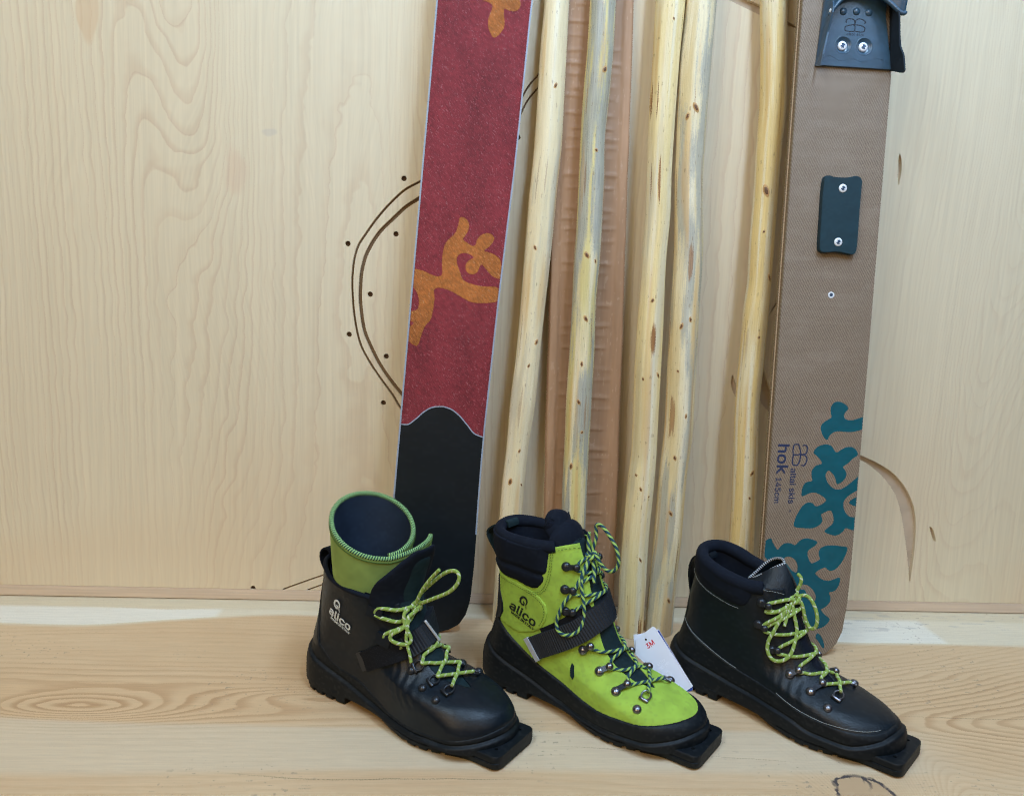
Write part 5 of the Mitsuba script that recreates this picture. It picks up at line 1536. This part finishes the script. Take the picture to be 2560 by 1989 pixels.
side_text(B2, k, 'MADE IN ITALY', (-.2555, .1070), (-.2205, .0940), .0032, 'print_black', True, 'small_lettering', .0042)
flame(B2, k, (-.2365, .1280), .0066, -20, 'print_black', .0042)
# small fabric tag by the strap, and the flex crease
pt = mm_((-163.5, 70), (-160.5, 68), (-157, 57), (-158.5, 53), (-162, 56), (-164, 64))
m = extr(Polygon(pt), .0012)
v = np.array(m.vertices)
put('loop_tag', B2.mesh(trimesh.Trimesh(B2.side(v[:, 0], v[:, 1], -1, .0022 + v[:, 2]), m.faces, process=False)), 'tongue_fabric', k)
sx, sy, sz = -.186, 0, 0

# ======================================================= black leather boot
k = thing('ski_boot', 'low black grained leather ski boot with padded collar, rightmost of the three boots', 'boot', 'ski boots with square duckbill soles')
R3 = mm_((-330, 90), (-300, 91), (-277, 85.5), (-246, 69), (-196, 52.5), (-140, 46), (-103, 38), (-67, 36), (-44.5, 35.5), (-28.6, 37.5), (-20, 41), (0, 42))
tv = common(B3, k, R3, mm_((-330, 60), (-300, 51), (-250, 38), (-200, 30), (-121, 24.7), (-92, 18.5), (-57, 19), (-29, 27.3), (-16, 34), (0, 35)), 'rubber',
            [(.056, -.012), (.060, .001), (.066, .0055), (.08, .0085), (.11, .0100), (.14, .0115), (.17, .014)], 'leather_grain', rand_out=.0030, lip_out=.0060)
put('tongue', B3.mesh(trimesh.Trimesh(tv[0], tv[1], process=False)), 'dark_fabric', k, smooth=True)
lining(B3, k, 'dark_fabric', .0085, .06)
pan = mm_((-330, 205), (-330, 172), (-290, 165), (-262, 153), (-241, 143), (-222, 137), (-200, 134.5), (-194, 136.5), (-190, 142), (-186.5, 153), (-182, 160), (-178, 205))
dd = inside_poly(B3.V, pan)
pv = B3.piece(dd, B3.d_rim)
dv = np.maximum(inside_poly(pv[0], pan), 0)
o = .0018 + .0042 * np.sqrt(np.clip(dv / .012, 0, 1)) + .001 * (meshkit.fbm(pv[0] * 40, 3, 5) - .5)
put('padded_collar', B3.mesh(shell(pv[0], pv[1], pv[2], o, .0)), 'dark_fabric', k, smooth=60)
rim = ring_points(B3, -.176)
rp = resample(rim, NR)
put('collar_roll', B3.mesh(tube(rp + np.array([0, 0, -.0015]) - (rp - np.array([-.225, 0, 0])) * np.array([.03, .06, 0]), .0085 + .0007 * np.sin(np.linspace(0, 11, NR)), 14)[0]), 'dark_fabric', k, smooth=True)
stitches(B3, k, mm_((-277, 87.5), (-246, 71), (-220, 60), (-196, 54)), .0034, 'thread_pale', .0022, .0019, .00022)
stitches(B3, k, mm_((-140, 47.5), (-103, 39.5), (-67, 37.3), (-44.5, 36.8), (-30, 38.4)), .0034, 'thread_pale', .0022, .0019, .00022)
stitches(B3, k, mm_((-272, 156), (-255, 147.5), (-241, 141), (-222, 135), (-200, 132)), .0034, 'thread_pale', .0024, .0019, .00020)
hp = mm_((-330, 178), (-292, 172), (-280, 160), (-279, 130), (-277, 100), (-282, 80), (-330, 80))
pv = B3.piece(inside_poly(B3.V, hp))
put('heel_strip', B3.mesh(shell(pv[0], pv[1], pv[2], .0030, .0)), 'leather_grain', k, smooth=50)
pull_tab(B3, k, mm_((-284, 105), (-287, 125), (-290, 148), (-285, 165), (-276, 172), (-266, 176), (-260, 170)), .018, 'leather_grain')
def loft(B, parent, top, bot, bulge, name, mat, thick=.0022, n=40, m=16):
    """A curled leather flap between two edges, bulging along the given direction."""
    a_, b_ = spline3(np.array(top) / 1000, n), spline3(np.array(bot) / 1000, n)
    v = np.linspace(0, 1, m)
    G = b_[None] + (a_ - b_)[None] * v[:, None, None] + np.sin(v * np.pi)[:, None, None] * np.array(bulge)
    g = sheet_(G)
    N_ = np.array(g.vertex_normals)
    return put(name, B.mesh(trimesh.util.concatenate([g, trimesh.Trimesh(g.vertices - N_ * thick, g.faces[:, ::-1], process=False)])), mat, parent, smooth=60)


def sheet_(G):
    a_, b_ = G.shape[:2]
    i, j = np.meshgrid(np.arange(a_ - 1), np.arange(b_ - 1), indexing='ij')
    q = np.stack([i * b_ + j, i * b_ + j + 1, (i + 1) * b_ + j + 1, (i + 1) * b_ + j], -1).reshape(-1, 4)
    return trimesh.Trimesh(G.reshape(-1, 3), np.vstack([q[:, [0, 1, 2]], q[:, [0, 2, 3]]]), process=False)


kt = loft(B3, k, [(-166.5, 4, 187.5), (-173, -3, 184.5), (-184, -8.5, 176), (-204, -12, 160)], [(-140, 6, 128), (-150, -12, 138), (-164, -24, 143), (-186, -31, 146)], (.002, -.0035, .002), 'tongue_flap', 'leather_grain')
loft(B3, k, [(-166.5, 4, 187.5), (-173, 10, 190), (-183, 13, 187.5), (-193, 9, 179.5), (-204, -11, 160)], [(-140, 6, 128), (-146, 20, 140), (-162, 28, 146), (-186, 28, 146), (-205, 8, 146)], (.001, .003, .002), 'tongue_flap', 'leather_grain')
lipc = spline3([(-.1670, .003, .1875), (-.173, .010, .1905), (-.183, .013, .1880), (-.193, .009, .1800), (-.201, -.001, .1675), (-.204, -.010, .1610), (-.194, -.0125, .1670), (-.182, -.0085, .1765), (-.172, -.003, .1850), (-.1670, .003, .1875)], 90)
m, uv = tube(lipc, .0018, 10)


def white_whip(p, n, uv):
    t = uv.x * 360
    f = t - dr.floor(t)
    return mix((.02, .022, .03), (.52, .56, .58), smoothstep(.15, .3, f) * (1 - smoothstep(.55, .7, f)))


P('white_whip', white_whip, .8, .2)
put('stitched_edge', B3.mesh(m), 'white_whip', kt, smooth=True, uv=uv)
stitches(B3, k, mm_((-185, 158.5), (-176, 160.5), (-166, 160), (-157, 156.5)), .0034, 'thread_pale', .0024, .0019, .00020)
A = [((-132.6, 68.5), (-126.5, 73.4)), ((-106.0, 57.3), (-101.0, 62.2))]
Bh = [((-157.4, 90.2), (-151.5, 92)), ((-176.1, 117.8), (-168, 116)), ((-176, 145), (-168.5, 143))]
rows = []
for sgn in (-1, 1):
    row = [hook(B3, k, (-.0827, .0492), (-.0806, .0548), sgn, 'gunmetal', .0050, ring=True)]
    row += [hook(B3, k, (a[0] / 1000, a[1] / 1000), (b[0] / 1000, b[1] / 1000), sgn, 'gunmetal', .0056) for a, b in A[::-1]]
    row += [hook(B3, k, (a[0] / 1000, a[1] / 1000), (b[0] / 1000, b[1] / 1000), sgn, 'black_metal', .0054) for a, b in Bh]
    rows.append(row)
lace_run(B3, k, rows[0], rows[1], 'lace_green', .0020)
G, r_ = 'lace_green', .0022
cord(B3, k, [(-168.8, -32.5, 143), (-166.8, -32.1, 146.0), (-159.2, -25.3, 149.7), (-151.8, -12.9, 151.7), (-147, -6, 151)], r_, G)
cord(B3, k, [(-168.6, -33.6, 137.0), (-166.6, -33.2, 136.0), (-160.4, -28.8, 136.9), (-153.5, -22, 140.7), (-149.1, -14.2, 145.4)], r_, G)
cord(B3, k, [(-168.7, -35.4, 118.6), (-162.6, -32.5, 125.5), (-155.4, -27.1, 131.7), (-149.1, -15.2, 145.4)], r_, G)
cord(B3, k, [(-150.4, -13.8, 147.5), (-150.5, -21.7, 137.0), (-153.5, -29.1, 125.6), (-156.5, -33.9, 114.6), (-159.4, -37.1, 105.2), (-160.3, -38.5, 95.2), (-157.3, -39.4, 87.2), (-151.1, -38.7, 82.1), (-144.0, -36, 82.6), (-137.3, -30.5, 87.9), (-135.1, -25.5, 95.4), (-135, -19.2, 106.7), (-136.5, -13.4, 116.6), (-141.2, -10.1, 129.3), (-145.6, -9, 141.0), (-147.4, -8.2, 149.0)], r_, G, n=170)
cord(B3, k, [(-147.5, -10, 148), (-147.9, -15.1, 142.0), (-147.6, -19.7, 134.3), (-147.4, -25.8, 122.2)], r_ * .9, G)
cord(B3, k, [(-145.2, -1, 152), (-142.2, 2, 155.0), (-136.5, 3, 156.9), (-130.3, 3, 153.9), (-124.8, 2, 147.6), (-120.4, 1, 137.9), (-119.0, 0, 129.2), (-121.1, 0, 121.8), (-125.8, 0, 119.6), (-131.1, 1, 123.8), (-134.9, 1, 131.8), (-137.8, 1, 141.1), (-140.5, 0, 147.4), (-144.6, -1, 150)], r_, G, n=150)
cord(B3, k, [(-147, -1, 150), (-149.7, 3, 155), (-146.9, 6, 164.5), (-145.8, 7, 173.4), (-151.3, 8, 178.4)], r_, G)
knot(B3, k, (-146, -5, 151), r_, G)

# ======================================================= hang tags behind the lime boot

TGF = Frame(-.262, .30)
kt = thing('hang_tag', 'pale card hang tag with red lettering, tucked behind the lime boot', 'tag')


def tag_card(name, pts, h, mat, parent, t=.0009):
    return put(name, TGF.mesh(bevel_prism(Polygon([(x, z * math.hypot(1, .30)) for x, z in pts]).buffer(-.0012).buffer(.0012), t, .0003), h), mat, parent)


tag_card('card', [(.2335, .0625), (.2565, .0790), (.2600, .0768), (.3095, .0075), (.2915, -.0040), (.2330, .0445)], .0010, 'card_white', kt)
n_ = math.hypot(1, .30)
put('eyelet_shade', TGF.mesh(extr(Point(.2468, .0630 * n_).buffer(.0013), .0003), .0020), 'hole_black', kt)


def tag_text(txt, x, z, w, height, ang, mat, name):
    m = meshkit.text_mesh(txt, height, .0002, True)
    v = np.array(m.vertices)
    v[:, 0] *= w / v[:, 0].max()
    c, s_ = math.cos(ang), math.sin(ang)
    put(name, trimesh.Trimesh(TGF(np.c_[x + v[:, 0] * c - v[:, 1] * s_, z * n_ + v[:, 0] * s_ + v[:, 1] * c, v[:, 2] + .00195]), m.faces, process=False), mat, kt)


ANG = math.radians(36)
tag_text('3M', .2492, .0514, .0118, .0062, ANG, 'print_red', 'red_lettering')
tag_text('WATER', .2628, .0302, .0128, .0034, ANG, 'print_pale', 'pale_lettering')
tag_text('RESISTANT', .2640, .0246, .0180, .0034, ANG, 'print_pale', 'pale_lettering')
ring = Point(.2770, .0225 * n_).buffer(.0036).difference(Point(.2770, .0225 * n_).buffer(.0031))
put('round_mark', TGF.mesh(extr(ring, .0002), .00195), 'print_pale', kt)
kt2 = thing('hang_tag', 'blue edged card hang tag mostly hidden behind the pale one with red lettering', 'tag')
tag_card('card', [(.2308, .0682), (.2396, .0692), (.2621, .0747), (.2653, .0750), (.2665, .0719), (.3100, .0062), (.3085, .0016), (.3040, .0006), (.2960, -.002), (.2330, .045)], -.0008, 'card_white', kt2)
tag_card('blue_print', [(.2622, .0738), (.2651, .0741), (.2661, .0716), (.3096, .0060), (.3081, .0020), (.3042, .0010), (.2990, .0006)], .0002, 'card_blue', kt2, .0004)
